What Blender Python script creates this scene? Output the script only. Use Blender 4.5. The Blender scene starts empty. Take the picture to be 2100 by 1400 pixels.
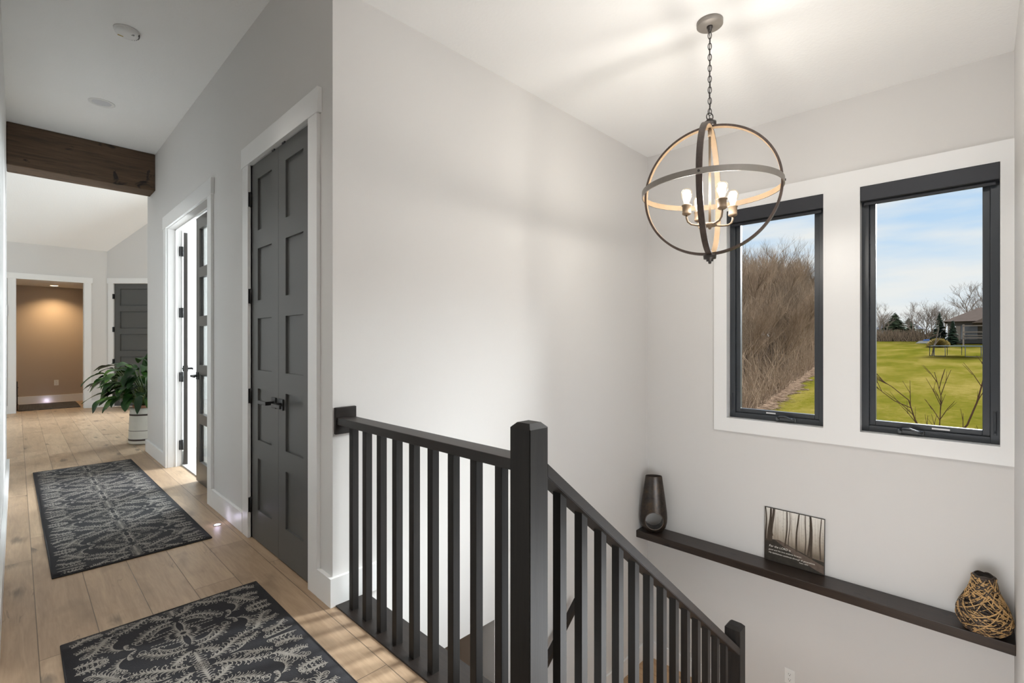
import bpy, bmesh, math, random
from mathutils import Vector, Matrix
PI = math.pi
S = bpy.context.scene
COL = S.collection

# ------------------------------------------------------------------ helpers
def tag(o, label=None, cat=None, group=None, kind=None):
    if label: o['label'] = label
    if cat: o['category'] = cat
    if group: o['group'] = group
    if kind: o['kind'] = kind
    return o

def empty(name, loc, label=None, cat=None, group=None, kind=None):
    o = bpy.data.objects.new(name, None)
    COL.objects.link(o)
    o.location = loc
    o.empty_display_size = 0.05
    return tag(o, label, cat, group, kind)

def root_loc(o):
    v = Vector((0, 0, 0))
    while o is not None:
        v = v + o.location
        o = o.parent
    return v

class MB:
    def __init__(s):
        s.bm = bmesh.new()
        s.mi = 0
    def _f(s, vs):
        try:
            f = s.bm.faces.new(vs)
            f.material_index = s.mi
            return f
        except ValueError:
            return None
    def box(s, x0, x1, y0, y1, z0, z1, b=0.0, M=None):
        t = bmesh.new()
        bmesh.ops.create_cube(t, size=1.0)
        for v in t.verts:
            v.co = Vector(((x0 + x1) / 2 + v.co.x * (x1 - x0), (y0 + y1) / 2 + v.co.y * (y1 - y0), (z0 + z1) / 2 + v.co.z * (z1 - z0)))
        if b > 0:
            bmesh.ops.bevel(t, geom=list(t.edges), offset=b, segments=2, profile=0.5, affect='EDGES')
        s.merge(t, M)
        return s
    def merge(s, t, M=None):
        m = {}
        for v in t.verts:
            m[v] = s.bm.verts.new(M @ v.co if M is not None else v.co)
        for f in t.faces:
            nf = s._f([m[v] for v in f.verts])
            if nf is not None: nf.smooth = f.smooth
        t.free()
    def cyl(s, p0, p1, r, n=16, r2=None, cap=True, smooth=True):
        s.tube([p0, p1], r, n, cap=cap, smooth=smooth, rs=[r, r if r2 is None else r2])
        return s
    def tube(s, pts, r, n=8, closed=False, cap=True, smooth=True, rs=None, flat=None):
        pts = [Vector(p) for p in pts]
        N = len(pts)
        rings = []
        up = None
        for i, p in enumerate(pts):
            if closed: d = pts[(i + 1) % N] - pts[i - 1]
            else: d = pts[min(i + 1, N - 1)] - pts[max(i - 1, 0)]
            if d.length < 1e-9: d = Vector((0, 0, 1))
            d.normalize()
            if up is None:
                up = Vector((0, 0, 1)) if abs(d.z) < 0.95 else Vector((1, 0, 0))
            a = up - d * up.dot(d)
            if a.length < 1e-6:
                a = Vector((1, 0, 0)) - d * d.x
            a.normalize()
            up = a
            b = d.cross(a)
            rr = rs[i] if rs else r
            ring = []
            for k in range(n):
                t = 2 * PI * k / n
                ra, rb = (rr, rr) if flat is None else (rr * flat[0], rr * flat[1])
                ring.append(s.bm.verts.new(p + a * (ra * math.cos(t)) + b * (rb * math.sin(t))))
            rings.append(ring)
        M = N if closed else N - 1
        for i in range(M):
            A, B = rings[i], rings[(i + 1) % N]
            for k in range(n):
                f = s._f([A[k], A[(k + 1) % n], B[(k + 1) % n], B[k]])
                if f: f.smooth = smooth
        if cap and not closed:
            s._f(list(reversed(rings[0])))
            s._f(rings[-1])
        return s
    def lathe(s, prof, c=(0, 0, 0), n=48, smooth=True, capends=True):
        c = Vector(c)
        rings = []
        for r, z in prof:
            if r < 1e-6:
                rings.append([s.bm.verts.new(c + Vector((0, 0, z)))])
            else:
                rings.append([s.bm.verts.new(c + Vector((r * math.cos(2 * PI * k / n), r * math.sin(2 * PI * k / n), z))) for k in range(n)])
        for A, B in zip(rings, rings[1:]):
            for k in range(n):
                k2 = (k + 1) % n
                if len(A) == 1 and len(B) == 1: continue
                if len(A) == 1: f = s._f([A[0], B[k2], B[k]])
                elif len(B) == 1: f = s._f([A[k], A[k2], B[0]])
                else: f = s._f([A[k], A[k2], B[k2], B[k]])
                if f: f.smooth = smooth
        if capends:
            if len(rings[0]) > 1: s._f(list(reversed(rings[0])))
            if len(rings[-1]) > 1: s._f(rings[-1])
        return s
    def quad(s, a, b, c, d):
        return s._f([s.bm.verts.new(p) for p in (a, b, c, d)])
    def poly(s, pts):
        return s._f([s.bm.verts.new(p) for p in pts])
    def prism(s, pts, d):
        """polygon pts (3d) extruded by vector d"""
        d = Vector(d)
        A = [s.bm.verts.new(Vector(p)) for p in pts]
        B = [s.bm.verts.new(Vector(p) + d) for p in pts]
        s._f(list(reversed(A))); s._f(B)
        n = len(A)
        for k in range(n):
            s._f([A[k], A[(k + 1) % n], B[(k + 1) % n], B[k]])
        return s
    def build(s, name, mats, parent=None, fixn=True, loc=None):
        if not isinstance(mats, (list, tuple)): mats = [mats]
        if fixn: bmesh.ops.recalc_face_normals(s.bm, faces=s.bm.faces)
        me = bpy.data.meshes.new(name)
        off = root_loc(parent) if parent is not None else (Vector(loc) if loc is not None else Vector((0, 0, 0)))
        if off.length > 0: bmesh.ops.translate(s.bm, verts=s.bm.verts, vec=-off)
        s.bm.to_mesh(me); s.bm.free()
        for m in mats: me.materials.append(m)
        o = bpy.data.objects.new(name, me)
        COL.objects.link(o)
        if parent is not None: o.parent = parent
        elif loc is not None: o.location = loc
        return o

def bx(*a, **k): return MB().box(*a, **k)
def struct(name, mb, m, label, cat):
    return tag(mb.build(name, m), label, cat, kind='structure')
def thing(name, mb, m, label, cat, group=None, loc=None):
    return tag(mb.build(name, m, loc=loc), label, cat, group)

# ------------------------------------------------------------------ materials
class NT:
    def __init__(s, name):
        s.m = bpy.data.materials.new(name); s.m.use_nodes = True
        s.t = s.m.node_tree; s.t.nodes.clear()
        s.out = s.n('ShaderNodeOutputMaterial')
    def n(s, typ, **kw):
        nd = s.t.nodes.new(typ)
        for k, v in kw.items(): setattr(nd, k, v)
        return nd
    def set(s, sock, v):
        if isinstance(v, bpy.types.NodeSocket): s.t.links.new(v, sock)
        elif isinstance(v, (int, float)) and sock.type in ('RGBA',): sock.default_value = (v, v, v, 1)
        elif isinstance(v, (tuple, list)) and sock.type == 'RGBA' and len(v) == 3: sock.default_value = (*v, 1)
        else: sock.default_value = v
    def math(s, op, a, b=0.0, c=0.0):
        nd = s.n('ShaderNodeMath', operation=op)
        for i, v in enumerate((a, b, c)): s.set(nd.inputs[i], v)
        return nd.outputs[0]
    def mix(s, f, a, b, mode='MIX'):
        nd = s.n('ShaderNodeMix', data_type='RGBA', blend_type=mode)
        s.set(nd.inputs['Factor'], f); s.set(nd.inputs['A'], a); s.set(nd.inputs['B'], b)
        return nd.outputs['Result']
    def noise(s, vec, scale=5, detail=4, rough=0.5, dist=0.0):
        nd = s.n('ShaderNodeTexNoise')
        if vec is not None: s.set(nd.inputs['Vector'], vec)
        nd.inputs['Scale'].default_value = scale; nd.inputs['Detail'].default_value = detail
        nd.inputs['Roughness'].default_value = rough; nd.inputs['Distortion'].default_value = dist
        return nd.outputs['Fac']
    def ramp(s, f, stops):
        nd = s.n('ShaderNodeValToRGB')
        s.set(nd.inputs[0], f)
        e = nd.color_ramp.elements
        while len(e) < len(stops): e.new(0.5)
        for el, (p, c) in zip(e, stops):
            el.position = p
            el.color = (*c, 1) if isinstance(c, (tuple, list)) else (c, c, c, 1)
        return nd.outputs[0]
    def obj(s, scale=(1, 1, 1), rot=(0, 0, 0), loc=(0, 0, 0)):
        tc = s.n('ShaderNodeTexCoord'); mp = s.n('ShaderNodeMapping')
        s.t.links.new(tc.outputs['Object'], mp.inputs['Vector'])
        mp.inputs['Scale'].default_value = scale; mp.inputs['Rotation'].default_value = rot; mp.inputs['Location'].default_value = loc
        return mp.outputs[0]
    def bump(s, h, strength=0.2, dist=0.01):
        nd = s.n('ShaderNodeBump'); s.set(nd.inputs['Height'], h)
        nd.inputs['Strength'].default_value = strength; nd.inputs['Distance'].default_value = dist
        return nd.outputs[0]
    def bsdf(s, color, rough=0.5, metal=0.0, spec=0.5, normal=None, **kw):
        b = s.n('ShaderNodeBsdfPrincipled')
        s.set(b.inputs['Base Color'], color); s.set(b.inputs['Roughness'], rough)
        s.set(b.inputs['Metallic'], metal); s.set(b.inputs['Specular IOR Level'], spec)
        if normal is not None: s.set(b.inputs['Normal'], normal)
        for k, v in kw.items(): s.set(b.inputs[k], v)
        s.t.links.new(b.outputs[0], s.out.inputs[0])
        return s.m
    def shader(s, sh):
        s.t.links.new(sh, s.out.inputs[0]); return s.m

def plain(name, col, rough=0.5, metal=0.0, spec=0.5, var=0.05, vscale=6, bump=0.0, bscale=60, **kw):
    t = NT(name); v = t.obj()
    f = t.noise(v, vscale, 4)
    c = t.mix(f, tuple(x * (1 - var) for x in col), tuple(min(1, x * (1 + var)) for x in col))
    nrm = t.bump(t.noise(v, bscale, 3), bump, 0.004) if bump else None
    return t.bsdf(c, rough, metal, spec, nrm, **kw)

def woodmat(name, dark, light, axis=1, scale=1.0, rough=0.4, bump=0.15, spec=0.5, contrast=(0.3, 0.7), knots=False):
    t = NT(name)
    sc = [14 * scale] * 3; sc[axis] = 0.9 * scale
    v = t.obj(scale=tuple(sc))
    g = t.noise(v, 3.0, 8, 0.6, 0.6)
    sc2 = [60 * scale] * 3; sc2[axis] = 3 * scale
    g2 = t.noise(t.obj(scale=tuple(sc2)), 3.0, 5, 0.6)
    f = t.math('ADD', t.math('MULTIPLY', g, 0.65), t.math('MULTIPLY', g2, 0.35))
    c = t.ramp(f, [(contrast[0], dark), (contrast[1], light)])
    if knots:
        k = t.noise(t.obj(scale=(3, 3, 3)), 2.2, 3, 0.5, 1.0)
        c = t.mix(t.ramp(k, [(0.62, 0.0), (0.70, 1.0)]), c, tuple(x * 0.35 for x in dark))
    return t.bsdf(c, rough, 0, spec, t.bump(f, bump, 0.003))

M = {}
M['wall'] = plain('wall_paint', (0.658, 0.645, 0.630), 0.62, spec=0.3, var=0.012, vscale=2, bump=0.06, bscale=180)
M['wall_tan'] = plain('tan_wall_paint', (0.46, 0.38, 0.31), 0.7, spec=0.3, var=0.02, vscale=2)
M['bedroom'] = plain('bedroom_paint', (0.78, 0.78, 0.77), 0.7, spec=0.2, var=0.01)
M['ceil'] = plain('ceiling_texture_paint', (0.86, 0.858, 0.85), 0.8, spec=0.2, var=0.012, vscale=3, bump=0.35, bscale=55)
M['trim'] = plain('white_trim_paint', (0.80, 0.80, 0.795), 0.35, spec=0.5, var=0.01)
M['door'] = plain('charcoal_door_paint', (0.088, 0.089, 0.086), 0.42, spec=0.4, var=0.03, vscale=3)
M['espresso'] = plain('espresso_door_paint', (0.052, 0.046, 0.042), 0.35, spec=0.5, var=0.05)
M['black'] = plain('matte_black_metal', (0.012, 0.012, 0.013), 0.38, spec=0.5, var=0.1)
M['rail_y'] = woodmat('black_stained_wood_along_y', (0.006, 0.0045, 0.004), (0.020, 0.014, 0.011), 1, rough=0.42, spec=0.4)
M['rail_x'] = woodmat('black_stained_wood_along_x', (0.006, 0.0045, 0.004), (0.020, 0.014, 0.011), 0, rough=0.50, spec=0.35)
M['rail_z'] = woodmat('black_stained_wood_upright', (0.006, 0.005, 0.0045), (0.018, 0.015, 0.013), 2, rough=0.52, spec=0.30)
M['ledge'] = woodmat('espresso_wood_ledge', (0.010, 0.0075, 0.0062), (0.042, 0.027, 0.020), 1, rough=0.36, spec=0.5, knots=True)
M['beam'] = woodmat('rough_brown_beam', (0.032, 0.019, 0.011), (0.155, 0.095, 0.056), 0, 0.7, rough=0.7, bump=0.8, knots=True)
M['white_plastic'] = plain('white_plastic', (0.78, 0.78, 0.77), 0.35, var=0.01)
M['grey_plastic'] = plain('grey_slot', (0.08, 0.08, 0.08), 0.5)
M['winframe'] = plain('black_window_frame', (0.036, 0.041, 0.048), 0.34, spec=0.5, var=0.06)
M['shade'] = plain('black_roller_shade_cassette', (0.026, 0.028, 0.034), 0.45, spec=0.4, var=0.05)
M['crank'] = plain('dark_polished_metal', (0.10, 0.105, 0.11), 0.22, 0.7, var=0.1)
M['steel'] = plain('brushed_steel', (0.42, 0.42, 0.43), 0.3, 0.9, var=0.1)
M['carpet'] = plain('pale_grey_carpet', (0.52, 0.50, 0.47), 0.95, spec=0.1, var=0.3, vscale=120, bump=0.8, bscale=200)

def glass_mat():
    t = NT('window_glass')
    tr = t.n('ShaderNodeBsdfTransparent'); gl = t.n('ShaderNodeBsdfGlossy'); mx = t.n('ShaderNodeMixShader')
    tr.inputs[0].default_value = (0.97, 0.985, 0.98, 1)
    gl.inputs['Roughness'].default_value = 0.02
    lw = t.n('ShaderNodeLayerWeight'); lw.inputs[0].default_value = 0.12
    f = t.math('MULTIPLY', lw.outputs['Fresnel'], 0.7)
    t.t.links.new(f, mx.inputs[0]); t.t.links.new(tr.outputs[0], mx.inputs[1]); t.t.links.new(gl.outputs[0], mx.inputs[2])
    return t.shader(mx.outputs[0])
M['glass'] = glass_mat()

def floor_mat(name, light, dark, tint, along='y', x0=0.065, w=0.195):
    t = NT(name)
    tc = t.n('ShaderNodeTexCoord'); sp = t.n('ShaderNodeSeparateXYZ')
    t.t.links.new(tc.outputs['Object'], sp.inputs[0])
    X, Y = (sp.outputs[0], sp.outputs[1]) if along == 'y' else (sp.outputs[1], sp.outputs[0])
    xs = t.math('DIVIDE', t.math('SUBTRACT', X, x0), w)
    row = t.math('FLOOR', xs); fx = t.math('FRACT', xs)
    wn = t.n('ShaderNodeTexWhiteNoise', noise_dimensions='1D'); t.set(wn.inputs['W'], row)
    ys = t.math('DIVIDE', t.math('ADD', Y, t.math('MULTIPLY', wn.outputs[0], 7.3)), 1.75)
    seg = t.math('FLOOR', ys); fy = t.math('FRACT', ys)
    cb = t.n('ShaderNodeCombineXYZ'); t.set(cb.inputs[0], row); t.set(cb.inputs[1], seg)
    wn2 = t.n('ShaderNodeTexWhiteNoise', noise_dimensions='2D'); t.t.links.new(cb.outputs[0], wn2.inputs['Vector'])
    rnd = wn2.outputs['Value']
    # grain, offset per plank
    off = t.n('ShaderNodeCombineXYZ'); t.set(off.inputs[0], t.math('MULTIPLY', rnd, 31.0)); t.set(off.inputs[1], t.math('MULTIPLY', rnd, 57.0)); t.set(off.inputs[2], rnd)
    va = t.n('ShaderNodeVectorMath', operation='ADD'); t.t.links.new(tc.outputs['Object'], va.inputs[0]); t.t.links.new(off.outputs[0], va.inputs[1])
    def mp(sx, sy):
        m_ = t.n('ShaderNodeMapping'); t.t.links.new(va.outputs[0], m_.inputs[0])
        m_.inputs['Scale'].default_value = (sx, sy, 1) if along == 'y' else (sy, sx, 1)
        return m_.outputs[0]
    g = t.noise(mp(11, 1.1), 2.0, 7, 0.62, 0.9)
    g2 = t.noise(mp(70, 4.0), 2.0, 4, 0.6, 0.3)
    f = t.math('ADD', t.math('MULTIPLY', g, 0.7), t.math('MULTIPLY', g2, 0.3))
    c = t.ramp(f, [(0.28, dark), (0.62, light)])
    c = t.mix(t.math('MULTIPLY', rnd, 0.75), c, tint, 'MULTIPLY')
    # cloudy grey smudges, knots and hairline checks
    sm = t.noise(mp(3.4, 1.5), 1.6, 3, 0.5, 0.5)
    c = t.mix(t.math('MULTIPLY', t.ramp(sm, [(0.54, 0.0), (0.72, 1.0)]), 0.55), c, tuple(x * 0.55 for x in dark))
    kn = t.n('ShaderNodeTexVoronoi', voronoi_dimensions='2D'); t.t.links.new(mp(4.2, 1.7), kn.inputs['Vector']); kn.inputs['Scale'].default_value = 1.0
    kd = t.math('ADD', kn.outputs['Distance'], t.math('MULTIPLY', t.math('SUBTRACT', g, 0.5), 0.42))
    knf = t.ramp(kd, [(0.03, 1.0), (0.15, 0.0)])
    kc = t.n('ShaderNodeSeparateColor'); t.t.links.new(kn.outputs['Color'], kc.inputs[0])
    knf = t.math('MULTIPLY', knf, t.math('GREATER_THAN', kc.outputs[0], 0.62))
    c = t.mix(t.math('MULTIPLY', knf, 0.62), c, (0.045, 0.036, 0.030))
    cr = t.noise(mp(22, 2.2), 1.2, 2, 0.5, 0.7)
    crf = t.ramp(t.math('ABSOLUTE', t.math('SUBTRACT', cr, 0.5)), [(0.0, 1.0), (0.014, 0.0)])
    gate = t.ramp(t.noise(mp(5, 2.6), 1.0, 2), [(0.61, 0.0), (0.66, 1.0)])
    c = t.mix(t.math('MULTIPLY', t.math('MULTIPLY', crf, gate), 0.5), c, (0.05, 0.038, 0.03))
    # seams
    ex = t.math('MINIMUM', fx, t.math('SUBTRACT', 1.0, fx))
    ey = t.math('MULTIPLY', t.math('MINIMUM', fy, t.math('SUBTRACT', 1.0, fy)), 1.75 / w)
    e = t.math('MINIMUM', ex, ey)
    sf = t.ramp(e, [(0.004, 1.0), (0.012, 0.0)])
    c = t.mix(t.math('MULTIPLY', sf, 0.72), c, (0.035, 0.025, 0.018))
    h = t.math('SUBTRACT', t.math('MULTIPLY', f, 0.25), sf)
    return t.bsdf(c, t.math('ADD', 0.34, t.math('MULTIPLY', f, 0.16)), 0, 0.42, t.bump(h, 0.25, 0.003))
M['floor'] = floor_mat('wide_oak_planks', (0.525, 0.385, 0.255), (0.345, 0.238, 0.152), (0.72, 0.68, 0.66))
M['floor_low'] = floor_mat('oak_landing_planks', (0.60, 0.40, 0.23), (0.40, 0.25, 0.135), (0.78, 0.74, 0.70), along='y', x0=0.0, w=0.19)

# ------------------------------------------------------------------ key dimensions (metres); camera eye at x=0,y=0
XW = 1.088      # hall side wall
YC = 2.293      # stairwell wall facing the viewer
XO = 4.213      # window wall
YR = -0.14      # wall at the right edge
XL = -0.066     # wall at the left edge
ZH = 3.395      # hall ceiling
ZS = 3.06       # stairwell ceiling
ZL = -1.69      # landing
ZB = -3.05      # lower level
T = 0.12

# ------------------------------------------------------------------ SHELL
fl = MB()
fl.box(XL - T, 1.095, YR - T, 7.1, -0.30, 0.0)
fl.box(-2.6, 6.0, 7.1, 12.67, -0.30, 0.0)
fl.box(-1.2, 1.9, 12.67, 14.4, -0.30, 0.0)
fl.box(1.095, XW + T, 4.46, 6.0, -0.30, 0.0); fl.box(1.095, XW + T, 2.42, 3.60, -0.30, 0.0)
struct('floor', fl, M['floor'], 'wide knotty oak plank floor of the upstairs hall', 'floor')
struct('floor', bx(1.21, 5.0, 3.85, 6.98, -0.30, 0.012), M['carpet'], 'pale grey carpet behind the half open glazed doors', 'floor')
struct('floor', bx(2.985, XO, YR, YC, ZL - 0.25, ZL), M['floor_low'], 'honey oak landing floor seen down between the stair balusters', 'floor')
struct('floor', bx(-1.0, 2.985, YR, 5.0, ZB - 0.2, ZB), M['floor_low'], 'lower level floor at the foot of the stairs', 'floor')

# hall side wall with two door openings
w = MB()
for (y0, y1, z0, z1) in ((YC, 2.54, 0, ZH), (2.54, 3.48, 2.47, ZH), (3.48, 4.46, 0, ZH), (4.46, 6.0, 2.46, ZH), (6.0, 7.1, 0, ZH)):
    w.box(XW, XW + T, y0, y1, z0, z1)
struct('wall_hall', w, M['wall'], 'grey painted hall wall holding the closet and glazed doors', 'wall')
# stairwell wall with lower opening (x 1.21..2.19, below -0.525)
w = MB()
w.box(XW + T, XO + T, YC, YC + T, -0.525, ZS + 0.4)
w.box(2.19, XO + T, YC, YC + T, ZB, -0.525)
w.box(XW, XW + T, YC, YC + 0.001, ZS, ZH)
struct('wall_stair', w, M['wall'], 'tall pale wall above the stairs beyond the black railing', 'wall')
# window wall with two openings
W1 = (0.835, 1.560); W2 = (-0.092, 0.635); WZ = (0.645, 2.412)
w = MB()
w.box(XO, XO + 0.16, YR - T, YC + T, ZB, WZ[0])
w.box(XO, XO + 0.16, YR - T, YC + T, WZ[1], ZS + 0.4)
for (a, b) in ((YR - T, W2[0]), (W2[1], W1[0]), (W1[1], YC + T)):
    w.box(XO, XO + 0.16, a, b, WZ[0], WZ[1])
struct('wall_window', w, M['wall'], 'pale wall with two tall black windows and a dark ledge', 'wall')
struct('wall_right', bx(-0.3, XO + 0.16, YR - T, YR, ZB, ZH + 0.1), M['wall'], 'sliver of pale wall at the right edge beside the windows', 'wall')
struct('wall_left', bx(XL - T, XL, YR - T, 6.9, -0.3, ZH + 0.1), M['wall'], 'sliver of pale hall wall at the left edge', 'wall')
# under-hall faces of the stairwell
w = MB()
w.box(1.14, 1.262, 1.04, YC, -0.525, -0.012)
w.box(1.095, 1.19, YR, 1.04, ZB, -0.012)
struct('wall_below', w, M['wall'], 'wall face below the edge of the hall floor', 'wall')
# lower hall behind opening
w = MB()
w.box(-1.0, 3.0, 5.0, 5.1, ZB, -0.3)
w.box(2.19, 2.31, YC + T, 3.0, ZB, -0.4)
w.box(-1.0, 3.0, YC + T, 5.0, -0.52, -0.42)
w.box(2.31, 3.0, 2.95, 3.05, ZB, -0.4)
w.box(-1.1, -1.0, YR, 5.1, ZB, -0.3)
w.box(2.95, 3.05, 3.0, 5.1, ZB, -0.3)
struct('wall_lower', w, M['wall_tan'], 'tan lower hall walls in shade below the railing', 'wall')
struct('closet_light_stop', bx(XW + T, XW + T + 0.05, YC + T, 3.75, -0.3, ZH), M['wall'], 'unseen panel added behind the charcoal doors to stop leaking light', 'wall')  # panel added close behind the leaves to block sky light under the doors
# ceilings
struct('ceiling', bx(XL - T, XW + T, YR - T, 6.75, ZH, ZH + 0.1), M['ceil'], 'flat shaded white ceiling over the hall', 'ceiling')
struct('ceiling', bx(XW + 0.01, XO + 0.16, YR - T, YC + T, ZS, ZS + 0.1), M['ceil'], 'bright stippled white ceiling over the stairwell', 'ceiling')
struct('trim_1', bx(XW - 0.02, XW + 0.02, YR, YC, ZS, ZH + 0.02), M['wall'], 'drop between the two ceiling heights', 'trim')
c = MB()
ytop = 9.4; zt = 3.10 + (12.55 - ytop)
c.prism([(-2.6, 12.67, 2.98), (-2.6, ytop, zt), (-2.6, ytop, zt + 0.1), (-2.6, 12.67, 3.12)], (8.6, 0, 0))
c.box(-2.6, 6.0, 6.75, ytop, zt, zt + 0.1)
struct('ceiling', c, M['ceil'], 'sloping white vault seen beyond the wooden beam', 'ceiling')
# great room walls
w = MB()
w.box(-2.6, -0.01, 12.55, 12.67, 0, 3.2); w.box(0.925, 1.35, 12.55, 12.67, 0, 3.2); w.box(-0.01, 0.925, 12.55, 12.67, 2.455, 3.2)
struct('wall_far', w, M['wall'], 'pale wall around the far cased opening', 'wall')
C0 = Vector((1.27, 12.55, 0)); D = Vector((math.sqrt(.5), -math.sqrt(.5), 0)); NN = Vector((-math.sqrt(.5), -math.sqrt(.5), 0))
def RT(s, n, z): return C0 + D * s + NN * n + Vector((0, 0, z))
def rbox(mb, s0, s1, n0, n1, z0, z1, b=0):
    Mx = Matrix(((D.x, NN.x, 0, C0.x), (D.y, NN.y, 0, C0.y), (0, 0, 1, 0), (0, 0, 0, 1)))
    mb.box(s0, s1, n0, n1, z0, z1, b, Mx); return mb
w = MB()
rbox(w, 0, 0.135, -T, 0, 0, 6.4); rbox(w, 0.955, 2.2, -T, 0, 0, 6.4); rbox(w, 0.135, 0.955, -T, 0, 2.46, 6.4)
struct('wall_angled', w, M['wall'], 'short angled wall around the far charcoal door', 'wall')
w = MB()
w.box(1.21, 6.0, 6.98, 7.1, 0, 6.4); w.box(6.0, 6.1, 6.98, 9.0, 0, 6.4); w.box(6.0, 6.1, 9.0, 12.7, 2.4, 6.4); w.box(6.0, 6.1, 9.0, 12.7, 0, 0.3); w.box(2.7, 6.1, 11.1, 11.2, 0, 6.4)
w.box(-2.7, -2.6, 6.9, 12.7, 0, 6.4); w.box(-2.6, XL - 0.02, 6.8, 6.9, 0, 6.4); w.box(XL, 1.21, 6.96, 7.1, 3.3, 6.4)
struct('wall_great', w, M['wall'], 'walls of the open room beyond the hall', 'wall')
# room beyond far opening
w = MB()
w.box(-1.2, 1.9, 14.2, 14.32, 0, 2.6); w.box(-1.3, -1.2, 12.67, 14.3, 0, 2.6); w.box(1.3, 1.42, 12.67, 14.3, 0, 2.6)
struct('wall_back', w, M['wall_tan'], 'tan wall lit warm inside the far opening', 'wall')
struct('ceiling', bx(-1.3, 1.9, 12.66, 14.3, 2.458, 2.6), M['ceil'], 'low ceiling inside the far opening', 'ceiling')
# bedroom
w = MB()
w.box(1.21, 5.0, 3.75, 3.85, 0, 2.8); w.box(1.21, 5.0, 6.88, 6.98, 0, 2.8); w.box(4.9, 5.0, 3.75, 6.98, 0, 2.8); w.box(1.205, 1.21, 3.75, 4.46, 0, 2.8); w.box(1.205, 1.21, 6.0, 6.98, 0, 2.8)
struct('wall_bedroom', w, M['bedroom'], 'bright white bedroom walls behind the open glazed door', 'wall')
struct('ceiling', bx(1.21, 5.0, 3.75, 6.98, 2.75, 2.8), M['ceil'], 'bedroom ceiling behind the glazed doors', 'ceiling')

# ------------------------------------------------------------------ TRIM / BASEBOARDS
BB = 0.14; BT = 0.02
def base(name, mb, label): struct(name, mb, M['trim'], label, 'baseboard')
b = MB()
b.prism([(XW - BT, YC - BT, 0), (1.36, YC - BT, 0), (1.36, YC, 0), (XW, YC, 0), (XW, 2.43, 0), (XW - BT, 2.43, 0)], (0, 0, BB))
base('baseboard_corner', b, 'white baseboard wrapping the wall corner beside the railing')
base('baseboard_hall', bx(XW - BT, XW, 3.60, 4.345, 0, BB, 0.003), 'white baseboard between the closet door and glazed doors')
b = MB(); b.box(XW - BT, XW, 6.11, 7.1 + BT, 0, BB, 0.003); b.box(XW - BT, 3.0, 7.1, 7.1 + BT, 0, BB, 0.003)
base('baseboard_end', b, 'white baseboard at the far end of the hall wall')
base('baseboard_left', bx(XL, XL + BT, YR, 6.9, 0, BB, 0.003), 'white baseboard along the left edge wall')
b = MB(); b.box(XO - 0.016, XO, YR, YC, ZL, ZL + 0.15, 0.003)
base('baseboard_window', b, 'white baseboard on the landing below the windows')
b = MB(); b.box(2.985, XO - 0.016, YC - 0.016, YC, ZL, ZL + 0.15, 0.003)
base('baseboard_stair', b, 'white baseboard on the landing seen between balusters')
b = MB(); b.box(-2.6, -0.105, 12.53, 12.55, 0, BB); b.box(1.03, 1.265, 12.53, 12.55, 0, BB); rbox(b, 0.0, 0.035, 0, 0.02, 0, BB); rbox(b, 1.06, 2.2, 0, 0.02, 0, BB)
base('baseboard_far', b, 'white baseboard around the far opening')
base('baseboard_back', bx(-1.2, 1.3, 14.18, 14.2, 0, 0.16), 'white baseboard on the far tan wall with a light glow')
b = MB(); b.box(1.21, 4.9, 6.865, 6.88, 0, 0.15); b.box(4.88, 4.9, 3.85, 6.88, 0, 0.15)
base('baseboard_bedroom', b, 'white baseboard inside the bright bedroom')

# door casings
def casing(name, y0, y1, top, label, jamb_x1, door_x):
    """white cased opening in the hall wall between y0 and y1"""
    t = MB(); xf = XW - BT; wd = 0.108
    t.box(xf, XW, y0 - wd, y0, 0, top, 0.002); t.box(xf, XW, y1, y1 + wd, 0, top, 0.002)
    t.box(xf - 0.004, XW, y0 - wd - 0.018, y1 + wd + 0.018, top, top + 0.128, 0.002)
    t.box(XW, jamb_x1, y0 - 0.018, y0, 0, top); t.box(XW, jamb_x1, y1, y1 + 0.018, 0, top); t.box(XW, jamb_x1, y0, y1, top, top + 0.018)
    # stop bead
    t.box(door_x, door_x + 0.012, y0, y0 + 0.012, 0, top); t.box(door_x, door_x + 0.012, y1 - 0.012, y1, 0, top); t.box(door_x, door_x + 0.012, y0, y1, top - 0.012, top)
    return struct(name, t, M['trim'], label, 'door casing')
casing('trim_2', 2.538, 3.480, 2.468, 'white casing around the charcoal closet doors', XW + T, XW + 0.05)
casing('trim_3', 4.455, 6.005, 2.462, 'white casing around the half open glazed doors', XW + T + 0.005, XW + 0.065)
t = MB()
t.box(-0.105, -0.01, 12.53, 12.55, 0, 2.44); t.box(0.925, 1.03, 12.53, 12.55, 0, 2.44); t.box(-0.125, 1.05, 12.526, 12.55, 2.44, 2.545)
t.box(-0.01, 0.0, 12.55, 12.68, 0, 2.455); t.box(0.915, 0.925, 12.55, 12.68, 0, 2.455)
struct('trim_4', t, M['trim'], 'white casing around the far doorway to the tan room', 'door casing')
t = MB()
rbox(t, 0.035, 0.135, 0, 0.02, 0, 2.46); rbox(t, 0.955, 1.055, 0, 0.02, 0, 2.46); rbox(t, 0.015, 1.075, 0, 0.024, 2.46, 2.565)
struct('trim_5', t, M['trim'], 'white casing around the far charcoal door', 'door casing')

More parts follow.
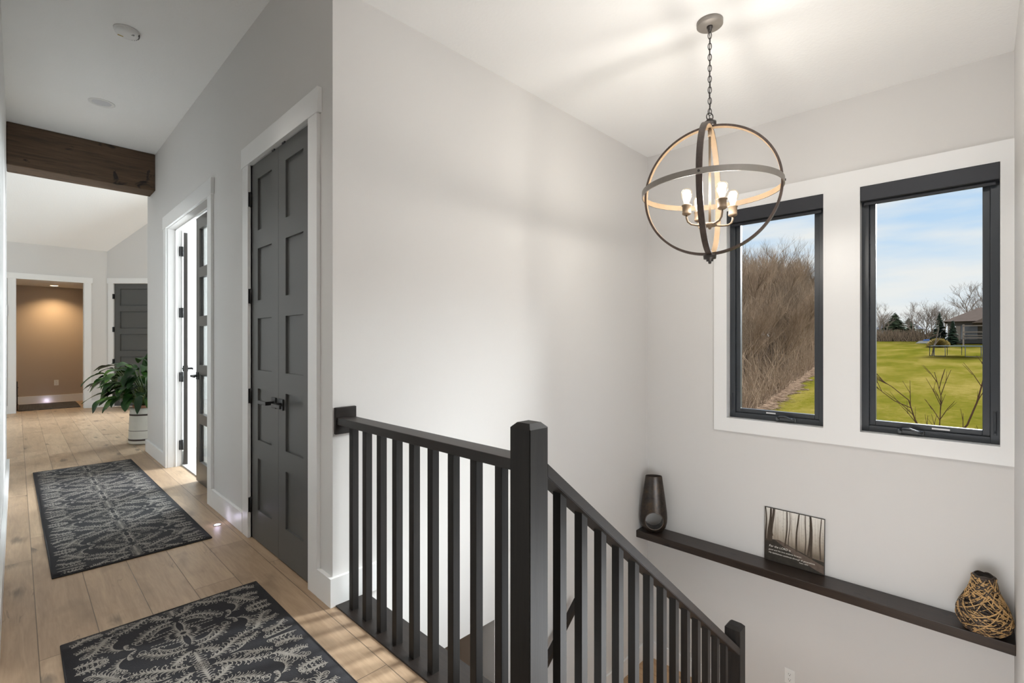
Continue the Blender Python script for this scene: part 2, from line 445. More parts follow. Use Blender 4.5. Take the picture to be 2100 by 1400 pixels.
# ------------------------------------------------------------------ DOORS
PZ = [(2.355 - 0.453 * i - 0.335, 2.355 - 0.453 * i) for i in range(5)]
def leaf_panel(y0, y1, x0, x1, stile, rec=0.012):
    """five-panel leaf in plane x, recessed panels, one mesh"""
    m = MB()
    m.box(x0 + rec, x1 - rec, y0 + stile - 0.005, y1 - stile + 0.005, 0.02, 2.44)
    m.box(x0, x1, y0, y0 + stile, 0.006, 2.462); m.box(x0, x1, y1 - stile, y1, 0.006, 2.462)
    zs = [2.462] + [z for p in PZ for z in (p[1], p[0])] + [0.006]
    for k in range(0, len(zs), 2):
        m.box(x0, x1, y0 + stile, y1 - stile, zs[k + 1], zs[k])
    return m
def lever(m, x, y, z, dirn):
    m.box(x - 0.009, x, y - 0.033, y + 0.033, z - 0.033, z + 0.033, 0.002)
    m.box(x - 0.055, x - 0.008, y - 0.011, y + 0.011, z - 0.011, z + 0.011, 0.002)
    a, b_ = (y - 0.012, y + 0.118) if dirn > 0 else (y - 0.118, y + 0.012)
    m.box(x - 0.058, x - 0.045, a, b_, z - 0.011, z + 0.011, 0.003)
    return m
XD = 1.093
d1 = empty('door_1', (XD, 3.01, 0), 'pair of charcoal five-panel closet doors beside the railing', 'door', kind='structure')
lf = leaf_panel(3.013, 3.474, XD, XD + 0.035, 0.108).build('door_leaf', M['door'], d1)
lever(MB(), XD, 3.072, 0.928, 1).build('door_handle', M['black'], lf)
rf = leaf_panel(2.545, 3.010, XD, XD + 0.035, 0.108).build('door_leaf', M['door'], d1)
lever(MB(), XD, 2.958, 0.928, -1).build('door_handle', M['black'], rf)
for z in (2.24, 1.60, 0.94, 0.22):
    h = MB(); h.box(XD - 0.022, XD + 0.002, 3.4745, 3.480, z - 0.048, z + 0.048); h.cyl((XD - 0.006, 3.4775, z - 0.05), (XD - 0.006, 3.4775, z + 0.05), 0.0058, 10); h.build('hinge', M['black'], lf)
    h = MB(); h.box(XD - 0.018, XD + 0.002, 2.5385, 2.545, z - 0.048, z + 0.048); h.cyl((XD - 0.005, 2.5415, z - 0.05), (XD - 0.005, 2.5415, z + 0.05), 0.0055, 10); h.build('hinge', M['black'], rf)
for y in (3.09, 2.93):
    bx(XD - 0.004, XD + 0.02, y - 0.02, y + 0.02, 2.458, 2.4675).build('ball_catch', M['black'], d1)

# glazed french doors
def glazed(y0, y1, x0, x1, Mx=None):
    m = MB(); st = 0.115
    m.box(x0, x1, y0, y0 + st, 0.012, 2.44, 0.0015, Mx); m.box(x0, x1, y1 - st, y1, 0.012, 2.44, 0.0015, Mx)
    zz = [2.44, 2.33, 1.975, 1.885, 1.53, 1.44, 1.085, 0.995, 0.64, 0.55, 0.2, 0.012]
    for k in range(0, 12, 2): m.box(x0, x1, y0 + st, y1 - st, zz[k + 1], zz[k], 0.0, Mx)
    gs = []
    for k in range(1, 11, 2):
        g = MB(); g.box((x0 + x1) / 2 - 0.004, (x0 + x1) / 2 + 0.004, y0 + st, y1 - st, zz[k + 1], zz[k], 0, Mx); gs.append(g)
    return m, gs
d2 = empty('door_2', (1.17, 5.24, 0), 'dark glazed double doors, one leaf swung open into a bright room', 'door', kind='structure')
m, gs = glazed(4.475, 5.236, 1.168, 1.203)
lf = m.build('door_leaf', M['espresso'], d2)
for g in gs: g.build('pane', M['glass'], lf)
h = lever(MB(), 1.168, 5.18, 0.985, -1)
h.box(1.203, 1.212, 5.147, 5.213, 0.952, 1.018, 0.002); h.box(1.21, 1.255, 5.17, 5.19, 0.975, 0.995); h.box(1.247, 1.26, 5.06, 5.19, 0.975, 0.995)
h.build('door_handle', M['black'], lf)
hx, hy = 1.222, 5.985
ang = math.radians(168.5)
Mx = Matrix.Translation((hx, hy, 0)) @ Matrix.Rotation(ang, 4, 'Z') @ Matrix.Translation((-1.203, -6.0, 0))
m, gs = glazed(5.242, 5.998, 1.168, 1.203, Mx)
lf = m.build('door_leaf', M['espresso'], d2)
for g in gs: g.build('pane', M['glass'], lf)
h = MB(); t = lever(MB(), 1.168, 5.30, 0.985, 1); h.merge(t.bm, Mx)
t = MB().box(1.203, 1.212, 5.267, 5.333, 0.952, 1.018).box(1.21, 1.258, 5.29, 5.31, 0.975, 0.995).box(1.247, 1.26, 5.29, 5.42, 0.975, 0.995); h.merge(t.bm, Mx)
h.build('door_handle', M['black'], lf)
for z in (2.24, 1.60, 0.93, 0.22):
    h = MB(); h.box(1.185, 1.212, 5.990, 6.004, z - 0.05, z + 0.05, 0.004)
    h.cyl((1.214, 5.99, z - 0.052), (1.214, 5.99, z + 0.052), 0.008, 10)
    h.build('hinge', M['black'], lf)

# far charcoal door on the angled wall
d3 = empty('door_3', RT(0.5, 0, 0), 'far closed charcoal five-panel door behind the plant', 'door', kind='structure')
m = MB()
rbox(m, 0.24, 0.85, -0.045, -0.04, 0.02, 2.44)
for pa, pb in PZ: rbox(m, 0.257, 0.833, -0.041, -0.026, pa + 0.007, pb - 0.007)
rbox(m, 0.138, 0.25, -0.035, -0.01, 0.008, 2.455); rbox(m, 0.84, 0.952, -0.035, -0.01, 0.008, 2.455)
zs = [2.455] + [z for p in PZ for z in (p[1], p[0])] + [0.008]
for k in range(0, len(zs), 2): rbox(m, 0.25, 0.84, -0.035, -0.01, zs[k + 1], zs[k])
lf = m.build('door_leaf', M['door'], d3)
for z in (2.2, 1.54, 0.9, 0.22):
    rbox(MB(), 0.120, 0.142, -0.012, 0.022, z - 0.05, z + 0.05).build('hinge', M['black'], lf)
h = MB(); rbox(h, 0.86, 0.93, -0.012, 0.0, 0.92, 0.99); rbox(h, 0.885, 0.905, -0.01, 0.05, 0.945, 0.965); rbox(h, 0.78, 0.905, 0.04, 0.055, 0.943, 0.967)
h.build('door_handle', M['black'], lf)

# ------------------------------------------------------------------ WINDOWS
t = MB(); xf = XO - 0.02
for (a, b) in ((1.56, 1.655), (0.635, 0.835), (YR, -0.092)):
    t.box(xf, XO, a, b, WZ[0], WZ[1])
t.box(xf, XO, YR, 1.655, WZ[1], 2.525); t.box(xf, XO, YR, 1.655, 0.545, WZ[0])
for (a, b) in (W1, W2):   # jamb returns
    t.box(xf - 0.0015, XO + 0.10, a, a + 0.012, WZ[0], WZ[1]); t.box(xf - 0.0015, XO + 0.10, b - 0.012, b, WZ[0], WZ[1])
    t.box(xf - 0.0015, XO + 0.10, a + 0.012, b - 0.012, WZ[0], WZ[0] + 0.012); t.box(xf - 0.0015, XO + 0.10, a + 0.012, b - 0.012, WZ[1] - 0.012, WZ[1])
struct('trim_6', t, M['trim'], 'wide white casing surrounding both black windows', 'window casing')
def window(name, y0, y1, lockside, label):
    y0 += 0.012; y1 -= 0.012; z0 = WZ[0] + 0.012; z1 = WZ[1] - 0.012
    r = empty(name, (XO + 0.1, (y0 + y1) / 2, z0), label, 'window', kind='structure')
    X0 = XO + 0.055; X1 = XO + 0.125
    f = MB(); fw = 0.042
    f.box(X0, X1, y0, y0 + fw, z0, z1, 0.002); f.box(X0, X1, y1 - fw, y1, z0, z1, 0.002); f.box(X0, X1, y0 + fw, y1 - fw, z0, z0 + fw, 0.002); f.box(X0, X1, y0 + fw, y1 - fw, z1 - fw, z1, 0.002)
    fr = f.build('frame', M['winframe'], r)
    a0, a1, c0, c1 = y0 + fw, y1 - fw, z0 + fw, z1 - fw
    X0s = X0 + 0.022; sw = 0.036
    f = MB(); f.box(X0s, X1 - 0.006, a0, a0 + sw, c0, c1, 0.003); f.box(X0s, X1 - 0.006, a1 - sw, a1, c0, c1, 0.003); f.box(X0s, X1 - 0.006, a0 + sw, a1 - sw, c0, c0 + sw, 0.003); f.box(X0s, X1 - 0.006, a0 + sw, a1 - sw, c1 - sw, c1, 0.003)
    sa = f.build('sash', M['winframe'], r)
    bx(X1 - 0.03, X1 - 0.024, a0 + sw - 0.004, a1 - sw + 0.004, c0 + sw - 0.004, c1 - sw + 0.004).build('glass', M['glass'], sa)
    # folding crank
    yc = (y0 + y1) / 2 + (0.07 if lockside < 0 else -0.09)
    k = MB()
    k.box(X0 - 0.016, X0 + 0.004, yc - 0.065, yc + 0.08, z0 + 0.008, z0 + 0.040, 0.006)
    k.tube([(X0 - 0.016, yc + 0.06, z0 + 0.034), (X0 - 0.028, yc + 0.045, z0 + 0.046), (X0 - 0.030, yc + 0.01, z0 + 0.047), (X0 - 0.026, yc - 0.03, z0 + 0.034), (X0 - 0.02, yc - 0.055, z0 + 0.026)], 0.010, 10, flat=(0.7, 1.1))
    k.cyl((X0 - 0.034, yc + 0.062, z0 + 0.022), (X0 - 0.006, yc + 0.062, z0 + 0.022), 0.010, 12)
    k.build('crank_handle', M['crank'], r)
    ly = (y1 - fw * 0.5) if lockside > 0 else (y0 + fw * 0.5)
    k = MB(); k.box(X0 - 0.006, X0 + 0.002, ly - 0.008, ly + 0.008, z0 + 0.055, z0 + 0.21, 0.003)
    k.tube([(X0 - 0.006, ly, z0 + 0.07), (X0 - 0.016, ly, z0 + 0.10), (X0 - 0.012, ly, z0 + 0.20)], 0.005, 8)
    k.build('lock_lever', M['winframe'], r)
    bx(X0s - 0.002, X0s + 0.001, yc + 0.09 if lockside > 0 else yc - 0.19, yc + 0.16 if lockside > 0 else yc - 0.10, c0 + 0.012, c0 + 0.022).build('sticker', M['white_plastic'], sa)
    return r
window('window_1', W1[0], W1[1], 1, 'left tall black casement window looking at bare woods')
window('window_2', W2[0], W2[1], -1, 'right tall black casement window looking at houses and lawn')
for (a, b, lb) in ((W1[0], W1[1], 'black roller shade cassette across the top of the left window'), (W2[0], W2[1], 'black roller shade cassette across the top of the right window')):
    r = empty('roller_shade', (XO, (a + b) / 2, WZ[1] - 0.115), lb, 'shade', 'roller shade cassettes over the windows')
    k = MB(); k.box(XO - 0.024, XO + 0.052, a + 0.0125, b - 0.0125, WZ[1] - 0.117, WZ[1] - 0.0125, 0.004); k.build('cassette', M['shade'], r)
    k = MB(); k.box(XO + 0.012, XO + 0.03, a + 0.03, b - 0.03, WZ[1] - 0.142, WZ[1] - 0.118, 0.004); k.build('hem_bar', M['shade'], r)

# ------------------------------------------------------------------ BEAM, CEILING FIXTURES
r = empty('ceiling_beam', (0.5, 6.64, 2.985), 'dark rough-sawn brown wooden beam spanning the hall ceiling', 'beam')
bx(XL, XW, 6.64, 6.95, 2.985, ZH, 0.008).build('timber', M['beam'], r)

def recessed(name, x, y, z, label, r, emit, colr):
    e = empty(name, (x, y, z), label, 'ceiling light')
    m = MB(); m.lathe([(r * 0.74, 0.0), (r, 0.0), (r, -0.004), (r * 0.97, -0.006), (r * 0.76, -0.004), (r * 0.72, -0.001)], (x, y, z), 48)
    m.build('trim_ring', M['white_plastic'], e)
    t = NT(name + '_lens'); em = t.n('ShaderNodeEmission'); em.inputs[0].default_value = (*colr, 1); em.inputs[1].default_value = emit
    if emit > 0: lm = t.shader(em.outputs[0])
    else: lm = t.bsdf((0.62, 0.63, 0.66), 0.3)
    m = MB(); m.lathe([(0.0, -0.003), (r * 0.4, -0.003), (r * 0.74, -0.001)], (x, y, z), 40, capends=False); m.build('lens', lm, e)
    return e
recessed('recessed_light', 0.524, 5.54, ZH + 0.0005, 'unlit white recessed ceiling light near the wooden beam', 0.092, 0, (1, 1, 1))
recessed('recessed_light', 0.55, 13.80, 2.458, 'glowing warm recessed ceiling light inside the far opening', 0.085, 14, (1.0, 0.80, 0.50))

e = empty('smoke_detector', (0.52, 4.13, ZH), 'round white smoke detector on the hall ceiling', 'smoke detector')
m = MB(); m.lathe([(0.0, 0.0), (0.066, 0.0), (0.068, -0.006), (0.066, -0.020), (0.060, -0.030), (0.035, -0.034), (0.0, -0.034)], (0.52, 4.13, ZH), 48); m.build('body', M['white_plastic'], e)
m = MB(); m.lathe([(0.072, 0.0), (0.072, -0.008), (0.066, -0.010)], (0.52, 4.13, ZH), 48); m.build('mounting_plate', M['white_plastic'], e)
m = MB(); m.box(0.475, 0.505, 4.155, 4.165, ZH - 0.0345, ZH - 0.033); m.build('yellow_label', plain('yellow_label', (0.45, 0.30, 0.05), 0.5), e)
for k in range(7):
    a = math.radians(-20 + k * 13); m = MB(); m.box(0.52 + 0.0655 * math.cos(a) - 0.004, 0.52 + 0.0655 * math.cos(a) + 0.004, 4.13 + 0.0655 * math.sin(a) - 0.006, 4.13 + 0.0655 * math.sin(a) + 0.006, ZH - 0.025, ZH - 0.014); m.build('vent', M['grey_plastic'], e)
bx(0.540, 0.556, 4.100, 4.104, ZH - 0.035, ZH - 0.033).build('indicator', M['grey_plastic'], e); bx(0.545, 0.557, 4.088, 4.092, ZH - 0.035, ZH - 0.033).build('indicator', M['grey_plastic'], e)


# ------------------------------------------------------------------ WALL PLATES
def outlet_plate(name, org, ux, nz, label):
    """plate with two receptacles; ux horizontal direction, nz outward normal"""
    ux = Vector(ux); nz = Vector(nz); o_ = Vector(org); uz = Vector((0, 0, 1))
    Mx = Matrix(((ux.x, nz.x, 0, o_.x), (ux.y, nz.y, 0, o_.y), (ux.z, nz.z, 1, o_.z), (0, 0, 0, 1)))
    e = empty(name, org, label, 'outlet')
    m = MB(); m.box(-0.036, 0.036, 0, 0.006, -0.058, 0.058, 0.002, Mx); m.build('cover_plate', M['white_plastic'], e)
    for zc in (-0.021, 0.021):
        m = MB(); m.box(-0.017, 0.017, 0.005, 0.008, zc - 0.015, zc + 0.015, 0.001, Mx); s_ = m.build('receptacle', M['white_plastic'], e)
        m = MB(); m.box(-0.008, -0.0055, 0.007, 0.0085, zc - 0.002, zc + 0.008, 0, Mx); m.box(0.0055, 0.008, 0.007, 0.0085, zc - 0.001, zc + 0.007, 0, Mx); m.box(-0.003, 0.003, 0.007, 0.0085, zc - 0.011, zc - 0.006, 0, Mx)
        m.build('slot', M['grey_plastic'], s_)
outlet_plate('wall_outlet', (XO, 1.075, -1.315), (0, -1, 0), (-1, 0, 0), 'white double wall outlet low on the window wall below the ledge')
outlet_plate('wall_outlet', (0.60, 14.2, 0.42), (1, 0, 0), (0, -1, 0), 'white wall outlet on the far tan wall')
e = empty('light_switch', (-0.155, 12.55, 1.0), 'white switch plate beside the far opening at the left edge', 'switch')
bx(-0.19, -0.12, 12.543, 12.55, 0.90, 1.02, 0.002).build('cover_plate', M['white_plastic'], e)
bx(-0.166, -0.144, 12.539, 12.544, 0.93, 0.99, 0.001).build('rocker', M['white_plastic'], e)
e = empty('thermostat', (-0.15, 12.55, 1.85), 'small white box on the far wall left of the opening', 'thermostat')
bx(-0.20, -0.108, 12.51, 12.55, 1.76, 1.95, 0.004).build('housing', M['white_plastic'], e)
bx(-0.108, -0.104, 12.512, 12.549, 1.765, 1.945, 0.0).build('side_cover', plain('plum_grey_plastic', (0.08, 0.07, 0.11), 0.4), e)

# floor lights
def floor_light(x, y, label, rr=0.026):
    e = empty('floor_light', (x, y, 0), label, 'floor light')
    m = MB(); m.lathe([(rr * 0.72, 0.0), (rr, 0.0), (rr, 0.003), (rr * 0.85, 0.0045), (rr * 0.72, 0.002)], (x, y, 0.0), 32); m.build('bezel', M['steel'], e)
    t = NT('floor_light_lens'); em = t.n('ShaderNodeEmission'); em.inputs[0].default_value = (0.93, 0.88, 1, 1); em.inputs[1].default_value = 9.0
    m = MB(); m.lathe([(0, 0.0025), (rr * 0.73, 0.002)], (x, y, 0.0), 28, capends=False); m.build('lens', t.shader(em.outputs[0]), e)
floor_light(0.995, 3.885, 'small glowing round light set in the floor by the closet door')

# ------------------------------------------------------------------ STAIRS
st = MB()
rise = 1.69 / 9; run = 0.224
for k in range(8):
    x0 = 1.19 + k * run; z = -(k + 1) * rise
    st.box(x0 - 0.02, x0 + run, YR, 1.04, z - 0.035, z); st.box(x0 + run - 0.012, x0 + run, YR, 1.04, z - rise, z - 0.03)
for k in range(7):
    x1 = 2.985 - k * 0.235; z = ZL - (k + 1) * (ZL - ZB) / 7
    st.box(x1 - 0.235, x1 + 0.02, 1.081, YC, z - 0.035, z); st.box(x1 - 0.012, x1, 1.081, YC, z, z + (ZL - ZB) / 7)
struct('staircase', st, M['floor_low'], 'oak stair flights dropping to the landing and lower level', 'stairs')
sk = MB()
zt_ = lambda x: 0.055 - 0.803 * (x - 1.19)
sk.prism([(1.19, 1.02, zt_(1.19)), (2.985, 1.02, zt_(2.985)), (2.985, 1.02, zt_(2.985) - 0.5), (1.19, 1.02, zt_(1.19) - 0.5)], (0, 0.04, 0))
struct('trim_7', sk, M['trim'], 'white skirt board along the open side of the stair flight', 'trim')

# ------------------------------------------------------------------ RAILING
NX0, NX1, NY0, NY1 = 1.100, 1.187, 0.994, 1.081
r = empty('stair_railing', (1.1435, 1.0375, 0), 'black stained wooden railing with square balusters and newel posts around the stairs', 'railing')
def newel(x0, x1, y0, y1, z0, z1):
    m = MB(); c = 0.017
    t = bmesh.new(); bmesh.ops.create_cube(t, size=1)
    for v in t.verts: v.co = Vector(((x0 + x1) / 2 + v.co.x * (x1 - x0), (y0 + y1) / 2 + v.co.y * (y1 - y0), (z0 + z1) / 2 + v.co.z * (z1 - z0)))
    bmesh.ops.bevel(t, geom=[e_ for e_ in t.edges if all(v.co.z > z1 - 1e-4 for v in e_.verts)], offset=c, segments=1, affect='EDGES')
    bmesh.ops.bevel(t, geom=[e_ for e_ in t.edges if abs(e_.verts[0].co.z - e_.verts[1].co.z) > 0.5], offset=0.0025, segments=2, affect='EDGES')
    m.merge(t); return m
newel(NX0, NX1, NY0, NY1, 0.0, 1.043).build('newel_post', M['rail_z'], r)
newel(2.894, 2.981, NY0, NY1, ZL, -0.350).build('newel_post', M['rail_z'], r)
bx(NX0 + 0.001, NX1 - 0.001, NY1 - 0.004, YC - 0.018, 0.889, 0.926, 0.003).build('handrail', M['rail_y'], r)
m = MB()
za = 0.913; sl = -0.803
m.prism([(NX1 - 0.004, NY0, za), (2.898, NY0, za + sl * (2.898 - 1.19)), (2.898, NY0, za + sl * (2.898 - 1.19) - 0.046), (NX1 - 0.004, NY0, za - 0.046)], (0, 0.087, 0))
bmesh.ops.bevel(m.bm, geom=list(m.bm.edges), offset=0.003, segments=2, affect='EDGES')
m.build('handrail', M['rail_x'], r)
bx(1.094, 1.205, YC - 0.019, YC, 0.842, 0.974, 0.003).build('rosette', M['rail_x'], r)
bx(1.093, 1.262, NY0 - 0.02, YC - BT, -0.03, 0.006, 0.002).build('base_board', M['rail_y'], r)
GY = [2.184 - 0.1277 * i for i in range(9)]
for y in GY:
    bx(1.1435 - 0.0165, 1.1435 + 0.0165, y - 0.0165, y + 0.0165, 0.004, 0.891, 0.0015).build('baluster', M['rail_z'], r)
SX = [1.300 + 0.1225 * i for i in range(13)]
for x in SX:
    zt = za - 0.046 + sl * (x - 1.19)
    m = MB(); h = 0.0165; y = 1.0375
    m.prism([(x - h, y - h, zt_(x) - 0.02), (x + h, y - h, zt_(x) - 0.02), (x + h, y - h, zt + 0.006 - h * 0.8), (x - h, y - h, zt + 0.006 + h * 0.8)], (0, 2 * h, 0))
    m.build('baluster', M['rail_z'], r)

r = empty('wall_handrail', (2.9, YC - 0.06, -0.7), 'short dark handrail on the tall wall behind the stair balusters', 'handrail')
m = MB(); x1 = 2.985; z1 = -0.665; hs = 0.80
m.prism([(x1, YC - 0.095, z1), (1.6, YC - 0.095, z1 - hs * (x1 - 1.6)), (1.6, YC - 0.095, z1 - hs * (x1 - 1.6) - 0.058), (x1 - 0.01, YC - 0.095, z1 - 0.058)], (0, 0.042, 0))
m.build('rail', M['rail_x'], r)
for x in (2.8, 1.9):
    z = z1 - hs * (x1 - x) - 0.058
    MB().tube([(x, YC, z - 0.06), (x, YC - 0.05, z - 0.06), (x, YC - 0.074, z - 0.03), (x, YC - 0.074, z + 0.008)], 0.008, 10).build('bracket', M['black'], r)

# ------------------------------------------------------------------ LEDGE AND ITS OBJECTS
ZT = -0.443
r = empty('wall_ledge', (XO, 1.0, ZT), 'long dark wood ledge running under the windows', 'ledge')
bx(4.000, XO, YR, YC, ZT - 0.064, ZT, 0.004).build('board', M['ledge'], r)

def bronze():
    t = NT('mottled_bronze_ceramic'); v = t.obj()
    n1 = t.noise(v, 9, 6, 0.65, 0.4); n2 = t.noise(v, 40, 4, 0.6)
    c = t.ramp(t.math('ADD', t.math('MULTIPLY', n1, 0.7), t.math('MULTIPLY', n2, 0.3)), [(0.36, (0.014, 0.011, 0.009)), (0.52, (0.040, 0.030, 0.023)), (0.66, (0.085, 0.048, 0.022))])
    return t.bsdf(c, t.math('ADD', 0.22, t.math('MULTIPLY', n2, 0.2)), 0.35, 0.6, t.bump(n2, 0.25, 0.002))
vx, vy = 4.090, 2.163
prof = [(0.0, 0.0), (0.058, 0.0), (0.082, 0.012), (0.105, 0.045), (0.117, 0.09), (0.120, 0.13), (0.117, 0.18), (0.109, 0.25), (0.100, 0.32), (0.090, 0.39), (0.080, 0.46), (0.074, 0.505), (0.072, 0.510), (0.068, 0.507), (0.065, 0.49), (0.066, 0.42), (0.06, 0.33), (0.0, 0.31)]
vm = MB(); vm.lathe(prof, (vx, vy, ZT), 72, capends=False)
vase = vm.build('vase', bronze(), loc=(vx, vy, ZT))
cm = MB(); aa = math.atan2(-vy, -vx) + math.radians(5)
dv = Vector((math.cos(aa), math.sin(aa), 0))
cc = Vector((vx, vy, ZT + 0.112))
cm.cyl(cc - dv * 0.2, cc + dv * 0.2, 0.078, 64)
cut = cm.build('cutter', M['black'])
bo = vase.modifiers.new('hole', 'BOOLEAN'); bo.operation = 'DIFFERENCE'; bo.object = cut; bo.solver = 'EXACT'
dg = bpy.context.evaluated_depsgraph_get()
nm = bpy.data.meshes.new_from_object(vase.evaluated_get(dg))
vase.modifiers.clear(); vase.data = nm
if len(nm.materials) == 0: nm.materials.append(bpy.data.materials['mottled_bronze_ceramic'])
for p in nm.polygons: p.material_index = 0; p.use_smooth = True
SQ = Matrix.Identity(3)
for i_ in range(3):
    for j_ in range(3): SQ[i_][j_] -= 0.42 * dv[i_] * dv[j_]
for v_ in nm.vertices: v_.co = SQ @ v_.co
nm.set_sharp_from_angle(angle=math.radians(40))
bpy.data.objects.remove(cut)
tag(vase, 'bronze teardrop vase with a round hole on the ledge corner', 'vase')
rm = MB(); rr = 0.0795
e1 = Vector((0, 0, 1)); e2 = dv.cross(e1)
def rimpt(k):
    a = 2 * PI * k / 64; o_ = e1 * math.sin(a) * rr + e2 * math.cos(a) * rr
    zz = 0.112 + o_.z; R = 0.0
    for (ra, z_a), (rb, z_b) in zip(prof[1:8], prof[2:9]):
        if z_a <= zz <= z_b: R = ra + (rb - ra) * (zz - z_a) / (z_b - z_a); break
    if R == 0: R = 0.1
    return cc + o_ + dv * math.sqrt(max(R * R - (math.cos(a) * rr) ** 2, 1e-4))
pvt = Vector((vx, vy, ZT))
rm.tube([pvt + SQ @ (rimpt(k) - pvt) for k in range(64)], 0.0032, 8, closed=True)
rm.build('hole_rim', plain('pale_bronze_edge', (0.16, 0.13, 0.11), 0.3, 0.5), vase)  # rim tube in a paler bronze than the body

# forest print leaning on the wall
py0, py1 = 0.838, 1.252; pz0 = ZT + 0.001; ph = 0.418
def print_mat():
    t = NT('misty_forest_print'); v = t.obj()
    sp = t.n('ShaderNodeSeparateXYZ'); t.t.links.new(v, sp.inputs[0])
    z = sp.outputs[2]
    n = t.noise(v, 9, 5, 0.6)
    f = t.math('ADD', t.math('DIVIDE', z, ph), t.math('MULTIPLY', t.math('SUBTRACT', n, 0.5), 0.12))
    sky = t.ramp(f, [(0.30, (0.15, 0.12, 0.09)), (0.48, (0.38, 0.33, 0.27)), (0.72, (0.60, 0.57, 0.51)), (1.0, (0.74, 0.72, 0.67))])
    st_ = t.noise(t.obj(scale=(1, 30, 0.8)), 3, 4, 0.6)
    c = t.mix(t.math('MULTIPLY', t.ramp(st_, [(0.5, 0.0), (0.72, 1.0)]), 0.55), sky, (0.17, 0.13, 0.095))
    br = t.noise(v, 55, 5, 0.75)
    c = t.mix(t.math('MULTIPLY', t.ramp(br, [(0.56, 0.0), (0.68, 1.0)]), 0.3), c, (0.14, 0.11, 0.08))
    return t.bsdf(c, 0.35, 0, 0.4)
lean = math.radians(1.6)
PM = Matrix.Translation((4.188, (py0 + py1) / 2, pz0)) @ Matrix.Rotation(lean, 4, 'Y')
r = empty('picture', (4.188, (py0 + py1) / 2, pz0), 'square print of misty woods with white verse leaning on the ledge', 'picture')
W_ = (py1 - py0) / 2
M['print'] = print_mat()
k = MB(); k.box(0.0, 0.011, -W_, W_, 0, ph, 0.0015, PM); k.build('backing_board', plain('dark_print_edge', (0.015, 0.012, 0.01), 0.4), r)
k = MB(); k.box(-0.0012, 0.0005, -W_ + 0.004, W_ - 0.004, 0.003, ph - 0.004, 0, PM); k.build('forest_print', M['print'], r)
k = MB(); xx = -0.0018
# forest floor and path (y: viewer's left is +y)
def P2(y, z, d=0.0): return PM @ Vector((xx - d, y, z))
Wl, Wr = W_ - 0.004, -W_ + 0.004
k.poly([P2(Wl, 0.003), P2(Wr, 0.003), P2(Wr, 0.10), P2(-0.12, 0.108), P2(-0.06, 0.128), P2(0.0, 0.142), P2(0.06, 0.165), P2(0.10, 0.178), P2(0.15, 0.172), P2(Wl, 0.165)])
k.build('printed_ground', plain('print_dark_ground', (0.030, 0.025, 0.019), 0.4, var=0.6, vscale=38), r)
k = MB(); xx = -0.0024
k.poly([P2(0.13, 0.172), P2(0.09, 0.176), P2(0.03, 0.15), P2(-0.06, 0.118), P2(Wr, 0.07), P2(Wr, 0.01), P2(-0.14, 0.03), P2(-0.03, 0.078), P2(0.05, 0.125)])
k.build('printed_path', plain('print_path', (0.115, 0.085, 0.066), 0.4, var=0.45, vscale=26), r)
xx = -0.0027
M['print_trunk'] = plain('print_trunks', (0.060, 0.043, 0.030), 0.4, var=0.3, vscale=50)
def trunk(y0, z0, w0, lean_, w1, ztop=None):
    ztop = ph - 0.004 if ztop is None else ztop
    n = 7; L = []; R = []; k = MB()
    for i in range(n):
        u = i / (n - 1); yy = y0 + lean_ * u + 0.004 * math.sin(5 * u + y0 * 40); ww = w0 + (w1 - w0) * u
        z_ = z0 + (ztop - z0) * u
        L.append((min(Wl, yy + ww / 2), z_)); R.append((max(Wr, yy - ww / 2), z_))
    for i in range(n - 1):
        k.poly([P2(*L[i]), P2(*R[i]), P2(*R[i + 1]), P2(*L[i + 1])])
    k.build('printed_trunk', M['print_trunk'], r)
for a in ((0.176, 0.155, 0.020, -0.014, 0.014), (0.160, 0.16, 0.024, -0.018, 0.017), (0.194, 0.15, 0.014, 0.004, 0.008), (0.147, 0.2, 0.006, 0.02, 0.004),
          (0.055, 0.145, 0.011, -0.012, 0.007), (0.032, 0.15, 0.006, -0.006, 0.004), (-0.018, 0.125, 0.014, -0.016, 0.009), (-0.078, 0.12, 0.008, -0.006, 0.005), (-0.100, 0.108, 0.013, -0.016, 0.008), (-0.122, 0.098, 0.019, 0.008, 0.014), (-0.178, 0.11, 0.009, -0.004, 0.006)):
    trunk(*a)
M['lettering'] = plain('print_lettering', (0.80, 0.77, 0.70), 0.4)
def text(body, y, z, size, parent):
    cu = bpy.data.curves.new('t', 'FONT'); cu.body = body; cu.size = size; cu.extrude = 0.0002; cu.align_x = 'LEFT'; cu.shear = 0.18
    o = bpy.data.objects.new('t', cu); COL.objects.link(o)
    dg_ = bpy.context.evaluated_depsgraph_get()
    me = bpy.data.meshes.new_from_object(o.evaluated_get(dg_)); bpy.data.objects.remove(o)
    # text x -> -y , text y -> z, normal -> -x
    Tm = PM @ Matrix.Translation((-0.0034, y, z)) @ Matrix(((0, 0, -1, 0), (-1, 0, 0, 0), (0, 1, 0, 0), (0, 0, 0, 1)))
    me.transform(Matrix.Translation(-root_loc(parent)) @ Tm)
    me.materials.clear(); me.materials.append(M['lettering'])
    q = bpy.data.objects.new('lettering', me); COL.objects.link(q); q.parent = parent
    return q
text('For the LORD is', 0.172, 0.112, 0.0225, r)
text('good and His love endures forever;', 0.174, 0.086, 0.0160, r)
text('His faithfulness continues through all generations.', 0.174, 0.062, 0.0160, r)
text('Psalm 100:5', -0.040, 0.043, 0.0125, r)

